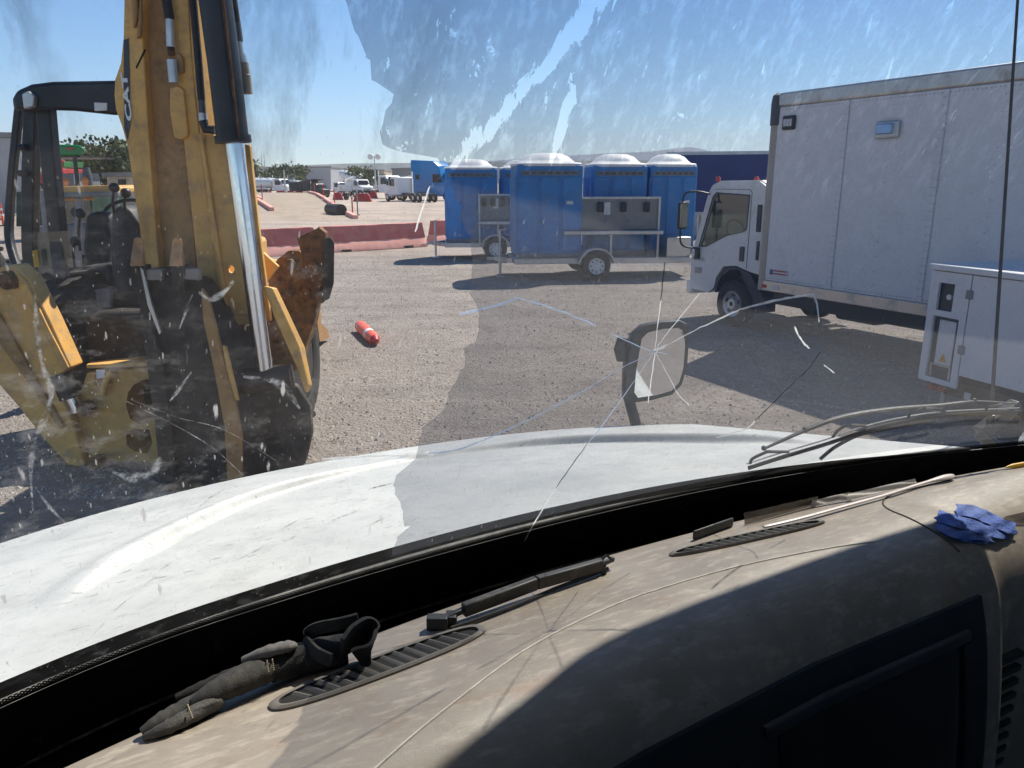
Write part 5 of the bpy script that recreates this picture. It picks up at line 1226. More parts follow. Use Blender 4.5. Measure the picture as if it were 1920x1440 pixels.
def toilet_trailer(loc, yaw, cabins, length, lab, wx=-0.24):
    r = thing('toilet_trailer', lab, 'trailer', loc, yaw, 'trailers of blue portable toilets')
    zf = 0.52
    mb = MB(); mb.box((0, -0.95, zf - 0.06), (length, 0.07, 0.12)); mb.box((0, 0.95, zf - 0.06), (length, 0.07, 0.12))
    for i in range(5): mb.box((-length / 2 + 0.04 + i * (length - 0.08) / 4, 0, zf - 0.062), (0.07, 1.82, 0.10))
    obj('chassis', mb, MAT['steel'], r, bevel=0.008)
    mb = MB(); mb.box((0, 0, zf + 0.008), (length, 1.95, 0.016)); obj('deck', mb, MAT['alu'], r)
    mb = MB(); mb.beam((-length / 2, -0.7, zf - 0.06), (-length / 2 - 0.4, 0, zf - 0.06), 0.06, 0.10); mb.beam((-length / 2, 0.7, zf - 0.06), (-length / 2 - 0.4, 0, zf - 0.06), 0.06, 0.10); mb.beam((-length / 2 - 0.35, 0, zf - 0.06), (-length / 2 - 0.6, 0, zf - 0.06), 0.08, 0.08); obj('drawbar', mb, MAT['steel'], r)
    mb = MB(); mb.tube([(-length / 2 - 0.3, -0.4, 0.1), (-length / 2 - 0.3, -0.4, 1.2)], 0.035, 10); mb.box((-length / 2 - 0.3, -0.4, 0.05), (0.2, 0.2, 0.03)); mb.beam((-length / 2 - 0.3, -0.4, 1.2), (-length / 2 - 0.15, -0.4, 1.22), 0.02, 0.02); obj('jack', mb, MAT['steel'], r)
    for x, y, w, dp, h in cabins: toilet_cabin(r, x, y, w, dp, h, zf + 0.02)
    for sx in (-0.05,):
        for sy in (-1.12, 1.12):
            c = Vector((wx, sy, 0.36)); mb = MB()
            mb.lathe(c - Vector((0, 0.1, 0)), (0, 1, 0), [(0.01, 0.2), (0, 0.26), (0.03, 0.345), (0.06, 0.36), (0.14, 0.36), (0.17, 0.345), (0.20, 0.26), (0.19, 0.2)], 28); w_ = obj('wheel', mb, MAT['rubber'], r)
            mb = MB(); mb.lathe(c - Vector((0, 0.09, 0)), (0, 1, 0), [(0.02, 0.05), (0.015, 0.09), (0.03, 0.12), (0.02, 0.19), (0.0, 0.215), (0.17, 0.215), (0.17, 0.05)], 24); rim_ = obj('rim', mb, MAT['white'], w_)
            for k in range(8):
                th = k * math.pi / 4; mb = MB(); p = c + Vector((0.145 * math.cos(th), -0.085, 0.145 * math.sin(th))); mb.lathe(p, (0, 1, 0), [(-0.004, 0.02), (0.02, 0.02)], 8); obj('rim_hole', mb, MAT['black'], w_)
            mb = MB(); arc = []
            for k in range(13):
                th = math.pi * (0.06 + 0.88 * k / 12); arc.append((0.46 * math.cos(th), 0.44 * math.sin(th)))
            y0 = c.y - 0.13; o_ = [Vector((c.x + ax, y0, c.z + az)) for ax, az in arc] + [Vector((c.x + ax * 0.93, y0, c.z + az * 0.93)) for ax, az in reversed(arc)]
            mb.prism(o_, (0, 0.26, 0)); obj('mudguard', mb, MAT['steel'], r)
    return r
def wash_station(r, x0, x1, y, zf):
    c = bpy.data.objects.new('wash_station', None); COL.objects.link(c); c.parent = r; c.location = ((x0 + x1) / 2, y, zf); c.empty_display_size = 0.2
    w = x1 - x0
    mb = MB(); mb.box((0, 0.02, 1.02), (w, 0.03, 0.86)); obj('back_panel', mb, M('dull_stainless', (0.24, 0.245, 0.25), 0.45, 0.6, var=0.1, scale=3), c)
    mb = MB(); mb.box((0, -0.01, 1.46), (w + 0.06, 0.08, 0.05)); obj('top_rail', mb, MAT['steel'], c)
    mb = MB(); mb.box((0, -0.16, 0.63), (w + 0.10, 0.38, 0.10)); obj('basin_trough', mb, MAT['steel'], c, bevel=0.02)
    mb = MB(); mb.box((0, -0.17, 0.675), (w * 0.94, 0.28, 0.03)); obj('basin_inside', mb, MAT['black'], c)
    for s in (-1, 1):
        mb = MB(); mb.box((s * w / 2, -0.03, 0.72), (0.05, 0.06, 1.46)); obj('post', mb, MAT['steel'], c)
    mb = MB(); mb.box((0, -0.03, 0.30), (0.05, 0.05, 0.58)); obj('post', mb, MAT['steel'], c)
    for i in range(4):
        x = -w / 2 + w * (0.13 + i * 0.245)
        mb = MB(); mb.box((x, -0.06, 1.24), (0.15, 0.12, 0.24)); obj('soap_dispenser', mb, MAT['plastic'], c, bevel=0.03)
        mb = MB(); mb.tube(catmull([(x + 0.12, 0.0, 0.88), (x + 0.12, -0.10, 0.92), (x + 0.12, -0.16, 0.86)], 4), 0.016, 8); obj('tap', mb, MAT['chrome'], c)
    mb = MB(); mb.box((-w * 0.05, -0.02, 1.2), (0.16, 0.02, 0.30)); obj('notice', mb, MAT['sticker_white'], c)
# nearer trailer: its visible long side runs from the jack on the left to the right
ta, tb_ = G(975, 527), G(1300, 520)
n_yaw = rad(5.5)
nt = toilet_trailer((2.2, 20.2, 0), n_yaw, [(-1.36, 0.0, 1.62, 1.62, 2.22), (0.52, 0.45, 1.42, 1.2, 2.22), (1.92, 0.45, 1.22, 1.2, 2.22)], 4.5, 'nearer trailer with three white-domed blue toilets and a steel wash station')
wash_station(nt, -1.0 + 0.02, 1.42, -0.62, 0.52)
mb = MB(); mb.box((1.9, -0.62, 0.78), (0.62, 0.55, 0.5)); obj('tool_box', mb, MAT['alu'], nt, bevel=0.02)
ft = toilet_trailer((-0.35, 25.2, 0), rad(4), [(-0.95, 0.15, 1.62, 1.6, 2.22), (0.75, 0.5, 1.5, 1.1, 2.22)], 3.6, 'farther trailer with a white-domed blue toilet left of the wash station')
wash_station(ft, -0.72, 0.42, -0.82, 0.52)

# ------------------------------------------------------------------ navy box trailer standing behind
nv = thing('semi_trailer', 'long navy blue box trailer standing behind the toilets', 'trailer', (0, 0, 0)); 
p, q = D(1252, 290, 36), D(1700, 287, 33)
nv.location = (p.x, p.y, 0); nv.rotation_euler = (0, 0, math.atan2(q.y - p.y, q.x - p.x))
mb = MB(); mb.box((6.5, 1.25, 2.28), (13, 2.5, 2.55)); obj('trailer_box', mb, MAT['navy'], nv, bevel=0.03)
mb = MB(); mb.box((6.5, -0.02, 3.60), (13.1, 0.10, 0.14)); obj('top_rail', mb, MAT['steel'], nv); mb = MB(); mb.box((6.5, -0.02, 1.0), (13.1, 0.08, 0.12)); obj('bottom_rail', mb, MAT['steel'], nv)
mb = MB(); mb.box((6.5, 1.25, 3.62), (12.9, 2.5, 0.1)); obj('trailer_roof', mb, MAT['alu'], nv)
for x in (10.5, 11.8, 1.4):
    for y in (0.2, 2.3):
        mb = MB()
        if x > 5: mb.lathe((x, y - 0.15, 0.5), (0, 1, 0), [(0, 0.3), (0, 0.45), (0.04, 0.5), (0.26, 0.5), (0.3, 0.45), (0.3, 0.3)], 24); obj('wheel', mb, MAT['rubber'], nv)
        else: mb.box((x, y, 0.5), (0.15, 0.15, 1.0)); obj('landing_leg', mb, MAT['steel'], nv)

# ------------------------------------------------------------------ white cab-over box truck: local x forward, y to its left
tx_, ty_ = 3.87, 12.1
tyaw = math.atan2(0.888, -0.46)
bt = thing('box_truck', 'white cab-over box truck with tall grey-white cargo box', 'truck', (tx_, ty_, 0), tyaw)
BWd, BL, BZ0, BZ1 = 2.35, 6.2, 0.72, 3.62
W_ = MAT['cream']
mb = MB(); mb.box((-BL / 2 - 0.06, -BWd / 2, (BZ0 + 0.16 + BZ1 - 0.2) / 2), (BL - 0.12, BWd - 0.02, BZ1 - BZ0 - 0.36)); box_ = obj('cargo_box', mb, W_, bt, bevel=0.01)
mb = MB(); mb.box((-BL / 2 - 0.06, -BWd / 2, BZ1 - 0.10), (BL - 0.1, BWd + 0.02, 0.20)); obj('top_rail', mb, MAT['alu'], bt, bevel=0.03)
mb = MB(); mb.box((-BL / 2 - 0.06, -BWd / 2, BZ0 + 0.08), (BL - 0.1, BWd + 0.02, 0.16)); obj('bottom_rail', mb, MAT['alu'], bt, bevel=0.01)
mb = MB(); mb.lathe((-0.06, -0.06, BZ0), (0, 0, 1), [(0, 0.085), (2.45, 0.085)], 16); obj('corner_post', mb, M('beige_corner_post', (0.46, 0.40, 0.34), 0.5, 0.3, var=0.1), bt)
mb = MB(); mb.lathe((-0.06, -0.06, 3.17), (0, 0, 1), [(0, 0.10), (0.30, 0.105), (0.42, 0.09), (0.46, 0.03)], 16); obj('corner_cap', mb, MAT['grey'], bt)
mb = MB(); mb.box((-0.03, -BWd / 2, 2.15), (0.06, BWd - 0.1, 2.8)); obj('box_front', mb, W_, bt)
riv = MAT['rivet']
for x in (-1.35, -2.75, -4.15, -5.55):                                 # panel joints with rivet rows
    mb = MB(); mb.box((x, 0.004, (BZ0 + BZ1) / 2 - 0.02), (0.07, 0.003, BZ1 - BZ0 - 0.38)); obj('panel_joint', mb, W_, bt)
    for k in range(26):
        for dx in (-0.022, 0.022):
            mb = MB(); mb.lathe((x + dx, 0.006, BZ0 + 0.24 + k * 0.095), (0, 1, 0), [(0, 0.008), (0.006, 0.006)], 6); obj('rivet', mb, riv, bt)
rr = MB()
for z in (BZ0 + 0.20, BZ1 - 0.24):
    for k in range(110): rr.lathe((-0.2 - k * 0.053, -0.011, z), (0, 1, 0), [(0, 0.008), (0.010, 0.006)], 6)
for x in (-0.7, -2.05, -3.45, -4.85):
    for k in range(13): rr.lathe((x, -0.011, BZ0 + 0.30 + k * 0.19), (0, 1, 0), [(0, 0.008), (0.010, 0.006)], 6)
tag(obj('rivet_row', rr, riv, bt), kind='stuff')
# side marker lamp, chromed fitting, data sticker
mb = MB(); mb.box((-0.36, 0.012, 3.19), (0.24, 0.04, 0.20)); mk = obj('marker_lamp', mb, MAT['black'], bt, bevel=0.02)
for k in range(3): 
    mb = MB(); mb.box((-0.30 - 0.055 * k, 0.034, 3.19), (0.04, 0.012, 0.10)); obj('lamp_cell', mb, MAT['sticker_white'], mk)
mb = MB(); mb.box((-2.02, 0.02, 3.00), (0.34, 0.05, 0.22)); sl = obj('side_lamp', mb, MAT['steel'], bt, bevel=0.05, segs=3); mb = MB(); mb.box((-2.00, 0.05, 3.01), (0.24, 0.05, 0.13)); obj('lamp_lens', mb, M('lamp_lens_blue_grey', (0.30, 0.42, 0.65), 0.1, 0.6, var=0.05), sl, bevel=0.015)
mb = MB(); mb.box((-0.40, 0.003, BZ0 + 0.30), (0.36, 0.006, 0.09)); sk = obj('data_sticker', mb, MAT['sticker_white'], bt)
mb = MB(); mb.box((-0.26, 0.007, BZ0 + 0.30), (0.06, 0.004, 0.08)); obj('sticker_emblem', mb, MAT['sticker_blue'], sk)
for k in range(2): mb = MB(); mb.box((-0.43, 0.007, BZ0 + 0.325 - 0.045 * k), (0.26, 0.004, 0.02)); obj('sticker_line', mb, MAT['red'], sk)
for k, m in ((0, MAT['red']), (1, MAT['sticker_white'])): mb = MB(); mb.box((-0.14 - 0.22 * k, 0.014, BZ0 + 0.07), (0.10 if k == 0 else 0.16, 0.006, 0.05)); obj('reflector', mb, m, bt)
# chassis, wheels
mb = MB(); mb.box((-2.4, -BWd / 2, 0.62), (7.2, 0.85, 0.22)); obj('chassis', mb, MAT['black'], bt)
mb = MB(); mb.box((-3.2, -BWd / 2, 0.60), (6.2, BWd - 0.5, 0.22)); obj('added_shade_tray', mb, MAT['black'], bt)  # tray added to block light and deepen the shadow beneath
mb = MB(); mb.box((-1.6, -0.5, 0.56), (0.7, 0.4, 0.28)); obj('fuel_tank', mb, MAT['black'], bt, bevel=0.05)
def wheel_at(x, y, r=0.39, w=0.22, root=bt):
    mb = MB(); mb.lathe((x, y - w / 2, r), (0, 1, 0), [(0.01, r * .55), (0, r * .62), (0, r * .85), (w * .2, r), (w * .8, r), (w, r * .85), (w, r * .62), (w - .01, r * .55)], 30); wo = obj('wheel', mb, MAT['rubber'], root)
    mb = MB(); mb.lathe((x, y - w / 2 + 0.02, r), (0, 1, 0), [(0, r * .2), (0, r * .5), (w - .03, r * .56), (w - .05, r * .45), (w - .09, r * .3), (w - .02, r * .22), (w - .02, r * .1)], 24); obj('rim', mb, MAT['steel'], wo)
    for k in range(5):
        th = 0.3 + 2 * math.pi * k / 5; mb = MB(); mb.lathe((x + r * .40 * math.cos(th), y + w / 2 - 0.06, r + r * .40 * math.sin(th)), (0, 1, 0), [(0, 0.035), (0.03, 0.035)], 10); obj('rim_hole', mb, MAT['black'], wo)
    return wo
for y in (-0.22, -BWd + 0.22): wheel_at(0.68, y)
for y in (-0.20, -0.46, -BWd + 0.20, -BWd + 0.46): wheel_at(-4.3, y)
# cab shell: side plates with window openings, roof, front with windscreen, back
CW0, CW1 = -0.16, -BWd + 0.16
def ysh(y): return [(0.12, 0.92), (0.12, 2.12), (0.17, 2.30), (0.30, 2.37), (1.22, 2.36), (1.38, 2.30), (1.47, 2.14), (1.74, 1.30), (1.80, 1.18), (1.80, 0.52), (1.30, 0.50), (1.18, 0.60), (1.14, 0.78), (0.98, 0.98), (0.68, 1.02), (0.36, 0.95)]
prof = ysh(0)
win = [(0.50, 2.14), (1.25, 2.17), (1.33, 2.10), (1.60, 1.28), (1.40, 1.30), (0.95, 1.50), (0.58, 1.58), (0.52, 1.62)]
CM = MAT['white']
for k, (y, e) in enumerate(((CW0, -0.05), (CW1, 0.05))):
    mb = MB(); mb.prism([(x, y, z) for x, z in prof], (0, e, 0), [[(x, y, z) for x, z in win]]); obj('cab_side', mb, CM, bt)
    mb = MB(); mb.prism([(x, y + e * 0.5, z) for x, z in win], (0, e * 0.1, 0)); obj('door_window', mb, MAT['glass'], bt)
    s = 1 if k == 0 else -1
    mb = MB(); fr = [(x + (x - 1.0) * 0.05, z + (z - 1.75) * 0.05) for x, z in win]; mb.prism([(x, y - 0.004 * s, z) for x, z in fr], (0, 0.010 * s, 0), [[(x, y - 0.004 * s, z) for x, z in win]]); obj('window_seal', mb, MAT['black'], bt)
    mb = MB(); pth = [(0.44, 1.0), (0.44, 2.20), (0.50, 2.24), (1.30, 2.24)]
    for (a0, c0), (a1, c1) in zip(pth, pth[1:]): mb.beam((a0, y + 0.001 * s, c0), (a1, y + 0.001 * s, c1), 0.006, 0.012, up=(0, 1, 0))
    obj('door_gap', mb, MAT['grey'], bt)
    mb = MB(); mb.box((0.56, y + 0.012 * s, 1.22), (0.10, 0.03, 0.24)); obj('door_handle', mb, MAT['grey'], bt, bevel=0.02)
    mb = MB(); mb.box((0.24, y + 0.008 * s, 1.80), (0.09, 0.03, 0.42)); obj('vent_grille', mb, MAT['black'], bt, bevel=0.01)
    mb = MB(); mb.box((0.22, y + 0.008 * s, 1.30), (0.05, 0.02, 0.30)); obj('cab_corner_trim', mb, MAT['black'], bt)
    mb = MB(); mb.box((1.60, y + 0.006 * s, 0.86), (0.17, 0.02, 0.10)); obj('side_indicator', mb, MAT['amber'] if k else M('clear_lamp', (0.45, 0.40, 0.42), 0.2), bt, bevel=0.01)
    # wheel arch lining and flap
    mb = MB(); arc = [(0.68 + 0.47 * math.cos(t_), 0.48 + 0.52 * math.sin(t_)) for t_ in np.linspace(0.1, math.pi * 1.02, 14)]; inn = [(0.68 + 0.44 * math.cos(t_), 0.48 + 0.48 * math.sin(t_)) for t_ in np.linspace(math.pi * 1.02, 0.1, 14)]
    mb.prism([(x, y + 0.004 * s, z) for x, z in arc + inn], (0, -0.45 * s, 0)); obj('wheel_arch', mb, MAT['flap'], bt)
    mb = MB(); mb.box((0.16, y - 0.2 * s, 0.55), (0.03, 0.42, 0.50)); obj('mudflap', mb, MAT['flap'], bt)
    mb = MB(); mb.beam((0.34, y + 0.006 * s, 0.94), (-0.12, y + 0.006 * s, 0.36), 0.02, 0.34, up=(0, 1, 0)) if False else mb.prism([(0.60, y + 0.01 * s, 0.98), (0.34, y + 0.01 * s, 0.92), (-0.10, y + 0.01 * s, 0.44), (0.06, y + 0.01 * s, 0.34), (0.24, y + 0.01 * s, 0.52)], (0, -0.03 * s, 0)); obj('splash_guard', mb, MAT['flap'], bt)
def skin(name, idx, mat=CM, inset=0.02, thick=0.03):
    for i in idx:
        (x0, z0), (x1, z1) = prof[i], prof[i + 1]
        mb = MB(); mb.beam(((x0 + 0), (CW0 + CW1) / 2, z0), (x1, (CW0 + CW1) / 2, z1), CW0 - CW1 - 0.09, thick, up=(0, 0, 1) if abs(x1 - x0) > 0.02 else (1, 0, 0)); obj(name, mb, mat, bt)
skin('cab_back', [0, 1]); skin('cab_roof', [2, 3, 4, 5]); skin('windscreen', [6], MAT['glass'], thick=0.01); skin('cab_front', [7, 8])
mb = MB(); mb.box((0.95, (CW0 + CW1) / 2, 0.98), (1.6, 1.7, 0.06)); obj('cab_floor', mb, MAT['black'], bt)
mb = MB(); mb.box((1.45, (CW0 + CW1) / 2, 1.25), (0.35, 1.8, 0.25)); obj('dashboard', mb, MAT['grey'], bt, bevel=0.04)
for y in (-0.55, -1.7):
    mb = MB(); mb.box((0.55, y, 1.2), (0.5, 0.5, 0.2)); mb.box((0.34, y, 1.55), (0.14, 0.48, 0.6)); obj('seat', mb, MAT['seat'], bt, bevel=0.04)
mb = MB(); mb.tube([Vector((1.16 + 0.08 * math.sin(t_), -0.55 + 0.2 * math.cos(t_), 1.56 + 0.17 * math.sin(t_))) for t_ in np.linspace(0, 2 * math.pi, 20)], 0.018, 8, caps=False); obj('steering_wheel', mb, MAT['black'], bt)
mb = MB(); mb.box((1.82, (CW0 + CW1) / 2, 0.55), (0.16, 2.05, 0.26)); obj('front_bumper', mb, CM, bt, bevel=0.04)
for y in (CW0 - 0.25, CW1 + 0.25):
    mb = MB(); mb.box((1.80, y, 0.92), (0.06, 0.34, 0.20)); obj('headlight', mb, MAT['chrome'], bt, bevel=0.02)
for i, y in enumerate((CW0 - 0.05, -0.9, -1.17, -1.44, CW1 + 0.05)):
    mb = MB(); x = 1.30 if i in (0, 4) else 0.92 + 0 * i; mb.ball((x + (0.0 if i in (0, 4) else 0.2), y, 2.40), (0.05, 0.035, 0.05), 10, 8); obj('roof_marker_lamp', mb, MAT['lamp_red'], bt)
lo = lettering('NPR-HD', (1.60, CW0 + 0.003, 1.05), (rad(90), 0, math.pi), 0.085, MAT['midgrey'], None); lo.parent = bt
# left mirror on a hoop
hp = catmull([(1.42, CW0, 2.16), (1.56, CW0 + 0.20, 2.20), (1.66, CW0 + 0.36, 2.12), (1.68, CW0 + 0.38, 1.6), (1.66, CW0 + 0.34, 1.30), (1.60, CW0 + 0.02, 1.24)], 6)
mb = MB(); mb.tube(hp, 0.016, 8); mo = obj('mirror_arm', mb, MAT['black'], bt)
mb = MB(); mb.box((1.67, CW0 + 0.36, 1.80), (0.07, 0.20, 0.46)); obj('mirror_head', mb, MAT['plastic'], mo, bevel=0.03); mb = MB(); mb.box((1.630, CW0 + 0.36, 1.80), (0.006, 0.16, 0.40)); obj('mirror_glass', mb, MAT['mirror'], mo)
mb = MB(); mb.box((1.62, CW0 + 0.03, 1.15), (0.10, 0.06, 0.20)); obj('mirror_foot', mb, MAT['plastic'], mo, bevel=0.02)

# ------------------------------------------------------------------ white generator cabinet on a trailer at the right edge
gp = G(1752, 494, 1.55)
ge = G(1925, 514, 1.55) - gp; gyaw = math.atan2(ge.y, ge.x)
gn = thing('generator_trailer', 'white generator cabinet with a yellow warning triangle beside the box truck', 'generator', (gp.x, gp.y, 0), gyaw)
# local x runs along the face we see towards the camera, y away from us
GW = 3.0; GD = 1.25; Z0, Z1 = 0.34, 1.55
gw_ = M('powder_coated_white', (0.72, 0.72, 0.745), 0.45, var=0.03, dirt=(0.45, 0.43, 0.42), dirt_amt=0.1)
p0 = 0.46
mb = MB(); mb.prism([(0.02, 0, Z0), (p0 - 0.006, 0, Z0), (p0 - 0.006, 0, Z1 - 0.07), (0.02, 0, Z1 - 0.07)], (0, 0.03, 0), [[(0.09, 0, 1.09), (0.28, 0, 1.09), (0.28, 0, 1.37), (0.09, 0, 1.37)], [(0.07, 0, 0.39), (0.38, 0, 0.39), (0.38, 0, 1.03), (0.07, 0, 1.03)]]); obj('control_panel', mb, gw_, gn)
mb = MB(); mb.box((0.185, 0.06, 1.23), (0.24, 0.03, 0.32)); obj('panel_window', mb, MAT['black'], gn)
mb = MB(); mb.lathe((0.20, 0.03, 1.23), (0, 1, 0), [(0, 0.028), (0.03, 0.03)], 14); obj('key_knob', mb, MAT['sticker_white'], gn)
mb = MB(); mb.box((0.225, 0.10, 0.71), (0.36, 0.04, 0.70)); obj('cable_recess', mb, MAT['grey'], gn)
mb = MB(); mb.box((0.215, 0.060, 0.76), (0.20, 0.02, 0.46)); dr = obj('breaker_cover', mb, gw_, gn, bevel=0.006)
mb = MB(); mb.prism([(0.165, 0.047, 0.56), (0.265, 0.047, 0.56), (0.215, 0.047, 0.65)], (0, 0.004, 0)); tri = obj('warning_triangle', mb, MAT['sticker_yellow'], dr)
mb = MB(); mb.prism([(0.213, 0.044, 0.57), (0.222, 0.044, 0.598), (0.212, 0.044, 0.598), (0.219, 0.044, 0.63), (0.208, 0.044, 0.601), (0.217, 0.044, 0.601)], (0, 0.003, 0)); obj('warning_bolt', mb, MAT['black'], dr)
mb = MB(); mb.box((0.10, 0.04, 0.46), (0.02, 0.02, 0.13)); mb.box((0.33, 0.04, 0.46), (0.02, 0.02, 0.13)); mb.box((0.215, 0.04, 0.525), (0.25, 0.02, 0.014)); obj('hinge_bar', mb, MAT['steel'], gn)
mb = MB(); mb.box((GW / 2 + p0 / 2 + 0.003, 0.015, (Z0 + 0.14 + Z1 - 0.07) / 2), (GW - p0 - 0.006, 0.03, Z1 - Z0 - 0.21)); dp_ = obj('side_door', mb, gw_, gn, bevel=0.006)
for z in (1.29, 0.74): mb = MB(); mb.box((p0 + 0.0, -0.006, z), (0.075, 0.02, 0.085)); obj('hinge', mb, MAT['midgrey'], gn, bevel=0.008)
mb = MB(); mb.box((0.006, GD / 2, (Z0 + Z1) / 2 - 0.03), (0.03, GD, Z1 - Z0 - 0.07)); obj('end_panel', mb, gw_, gn)
mb = MB(); mb.box((GW, GD / 2, (Z0 + Z1) / 2), (0.03, GD, Z1 - Z0 - 0.1)); obj('end_panel', mb, gw_, gn)
mb = MB(); mb.box((GW / 2, GD, (Z0 + Z1) / 2), (GW, 0.03, Z1 - Z0 - 0.1)); obj('rear_panel', mb, gw_, gn)
mb = MB(); mb.prism([(-0.03, -0.03, Z1 - 0.06), (GW + 0.03, -0.03, Z1 - 0.06), (GW + 0.03, GD + 0.03, Z1 - 0.06), (-0.03, GD + 0.03, Z1 - 0.06)], (0, 0, 0.06)); obj('lid', mb, gw_, gn, bevel=0.012)
mb = MB(); mb.box((GW / 2, GD / 2, 0.30), (GW, GD * 0.8, 0.16)); obj('base_frame', mb, MAT['black'], gn)
for y in (0.1, GD - 0.1):
    mb = MB(); mb.lathe((1.5, y - 0.1, 0.26), (0, 1, 0), [(0, 0.14), (0, 0.23), (0.03, 0.26), (0.17, 0.26), (0.2, 0.23), (0.2, 0.14)], 24); obj('wheel', mb, MAT['rubber'], gn)
mb = MB(); mb.tube([(0.2, 0.15, 0.02), (0.2, 0.15, 0.35)], 0.03, 8); mb.box((0.2, 0.15, 0.02), (0.16, 0.16, 0.03)); obj('jack_leg', mb, MAT['steel'], gn)
for k in range(2): mb = MB(); mb.lathe((0.10 + 0.12 * k, 0.12, 0.27), (0, -1, 0), [(0, 0.035), (0.06, 0.035)], 10); obj('red_socket', mb, MAT['red'], gn)
mb = MB(); mb.box((0.52, 0.10, 0.27), (0.07, 0.01, 0.07)); obj('data_plate', mb, MAT['sticker_white'], gn)

# ------------------------------------------------------------------ machines parked behind the backhoe
def place(name, lab, cat, px, py, yaw=0.0, group=None):
    return thing(name, lab, cat, G(px, py), yaw, group)
# loader with a yellow roof just beyond
lt = thing('compact_tractor', 'yellow-roofed tractor with grey roll frame parked right behind the backhoe', 'tractor', (-8.4, 13.0, 0))
Yd = 12.6
def fslab(px, y, dep, mat, name, root, bevel=0.02):
    m_ = MB(); m_.prism([D(a, b, y) for a, b in px], (0, dep, 0)); return obj(name, m_, mat, root, bevel=bevel, world=True)
fslab([(82, 356), (90, 350), (205, 347), (217, 352), (217, 362), (84, 364)], Yd, 1.6, MAT['yellow'], 'cab_roof', lt)
fslab([(80, 362), (220, 359), (220, 369), (82, 371)], Yd - 0.05, 0.12, MAT['midgrey'], 'roof_bar', lt)
fslab([(100, 372), (166, 370), (170, 376), (100, 378)], Yd + 0.4, 0.15, MAT['yellow'], 'sun_shade', lt)
for a, b, c, d_ in ((80, 356, 90, 440), (214, 358, 222, 440), (150, 372, 146, 440)):
    m_ = MB(); m_.tube([D(a, b, Yd), D(c, d_, Yd), D(c, d_ + 60, Yd)], 0.06, 8); obj('roll_frame', m_, MAT['midgrey'], lt, world=True)
fslab([(92, 378), (168, 376), (176, 420), (90, 424)], Yd + 0.8, 0.02, MAT['glass'], 'windscreen', lt, bevel=0)
fslab([(70, 424), (215, 420), (222, 520), (66, 524)], Yd + 0.3, 1.4, MAT['midgrey'], 'tractor_body', lt)
m_ = MB(); m_.lathe(D(142, 398, Yd + 0.2), (0, 1, 0), [(0, 0.09), (0.1, 0.09)], 14); obj('work_lamp', m_, MAT['black'], lt, world=True)
for x in (-9.3, -7.1):
    tyre((x, 13.4, 0.7), 0.7, 0.4, (1, 0, 0), lt, rimmat=MAT['yellow'])
for k in range(16):
    th = 2 * math.pi * k / 16; rd = Vector((0, math.cos(th), math.sin(th))); p = Vector((-9.3, 13.4, 0.7)) + rd * 0.71; m_ = MB(); m_.beam(p - Vector((0.2, 0, 0)), p + Vector((0.2, 0, 0)), 0.05, 0.06, up=rd); obj('tread_lug', m_, MAT['rubber'], lt, world=True)
# green-canopied tractor
gt = thing('canopy_tractor', 'green-canopied tractor with orange lamps behind the backhoe cab', 'tractor', (-15.2, 24, 0)); Yg = 23.0
m_ = MB(); m_.loft([[D(x, y, yy) for x, y in ((38, 280), (42, 273), (80, 270), (150, 272), (158, 278), (159, 288), (150, 292), (42, 292))] for yy in (Yg, Yg + 2.2)]); obj('canopy', m_, MAT['green'], gt, world=True, bevel=0.05)
fslab([(46, 292), (150, 292), (150, 295), (46, 295)], Yg + 0.1, 2.0, MAT['black'], 'canopy_underside', gt, 0)
fslab([(124, 277), (137, 277), (137, 281), (124, 281)], Yg - 0.03, 0.02, MAT['red_far'], 'canopy_badge', gt, 0)
for a, b in ((140, 292), (52, 292)):
    m_ = MB(); m_.tube([D(a, b, Yg), D(a + 6, 350, Yg), D(a + 8, 420, Yg)], 0.06, 8); obj('canopy_post', m_, MAT['black'], gt, world=True)
fslab([(112, 326), (146, 324), (150, 350), (110, 352)], Yg + 0.5, 1.2, MAT['midgrey'], 'engine_cover', gt); fslab([(138, 326), (147, 325), (148, 346), (139, 346)], Yg + 0.45, 0.05, MAT['sticker_white'], 'side_panel', gt, 0)
m_ = MB(); m_.tube([D(161, 314, Yg), D(164, 332, Yg), D(166, 350, Yg)], [0.09, 0.13, 0.13], 10); obj('exhaust_stack', m_, MAT['grey'], gt, world=True)
for x, y in ((122, 342), (160, 340)): m_ = MB(); m_.ball(D(x, y, Yg - 0.1), (0.10, 0.08, 0.14), 10, 8); obj('amber_lamp', m_, MAT['amber'], gt, world=True)
fslab([(30, 360), (170, 350), (175, 420), (30, 425)], Yg + 0.4, 2.0, MAT['darkgreen'], 'tractor_body', gt)
for x in (-16.2, -13.6): tyre((x, 23.6, 0.75), 0.75, 0.4, (1, 0, 0), gt)
# red implement with a small green deck
ri = thing('red_implement', 'red farm implement with a green hopper rail behind the canopy tractor', 'implement', (-21, 34, 0)); Yr = 33
fslab([(62, 322), (118, 316), (120, 342), (62, 344)], Yr, 1.6, MAT['red_far'], 'hopper', ri); fslab([(64, 300), (84, 298), (84, 303), (64, 304)], Yr, 1.5, MAT['red_far'], 'top_rail', ri); fslab([(62, 306), (120, 303), (119, 313), (64, 314)], Yr, 1.5, MAT['green'], 'green_deck', ri)
fslab([(66, 344), (116, 342), (116, 392), (66, 392)], Yr + 0.3, 1.0, MAT['black'], 'undercarriage', ri)
m_ = MB(); m_.beam(D(66, 300, Yr), D(66, 322, Yr), 0.08, 0.08); m_.beam(D(116, 300, Yr), D(116, 322, Yr), 0.08, 0.08); obj('frame_post', m_, MAT['red_far'], ri, world=True)
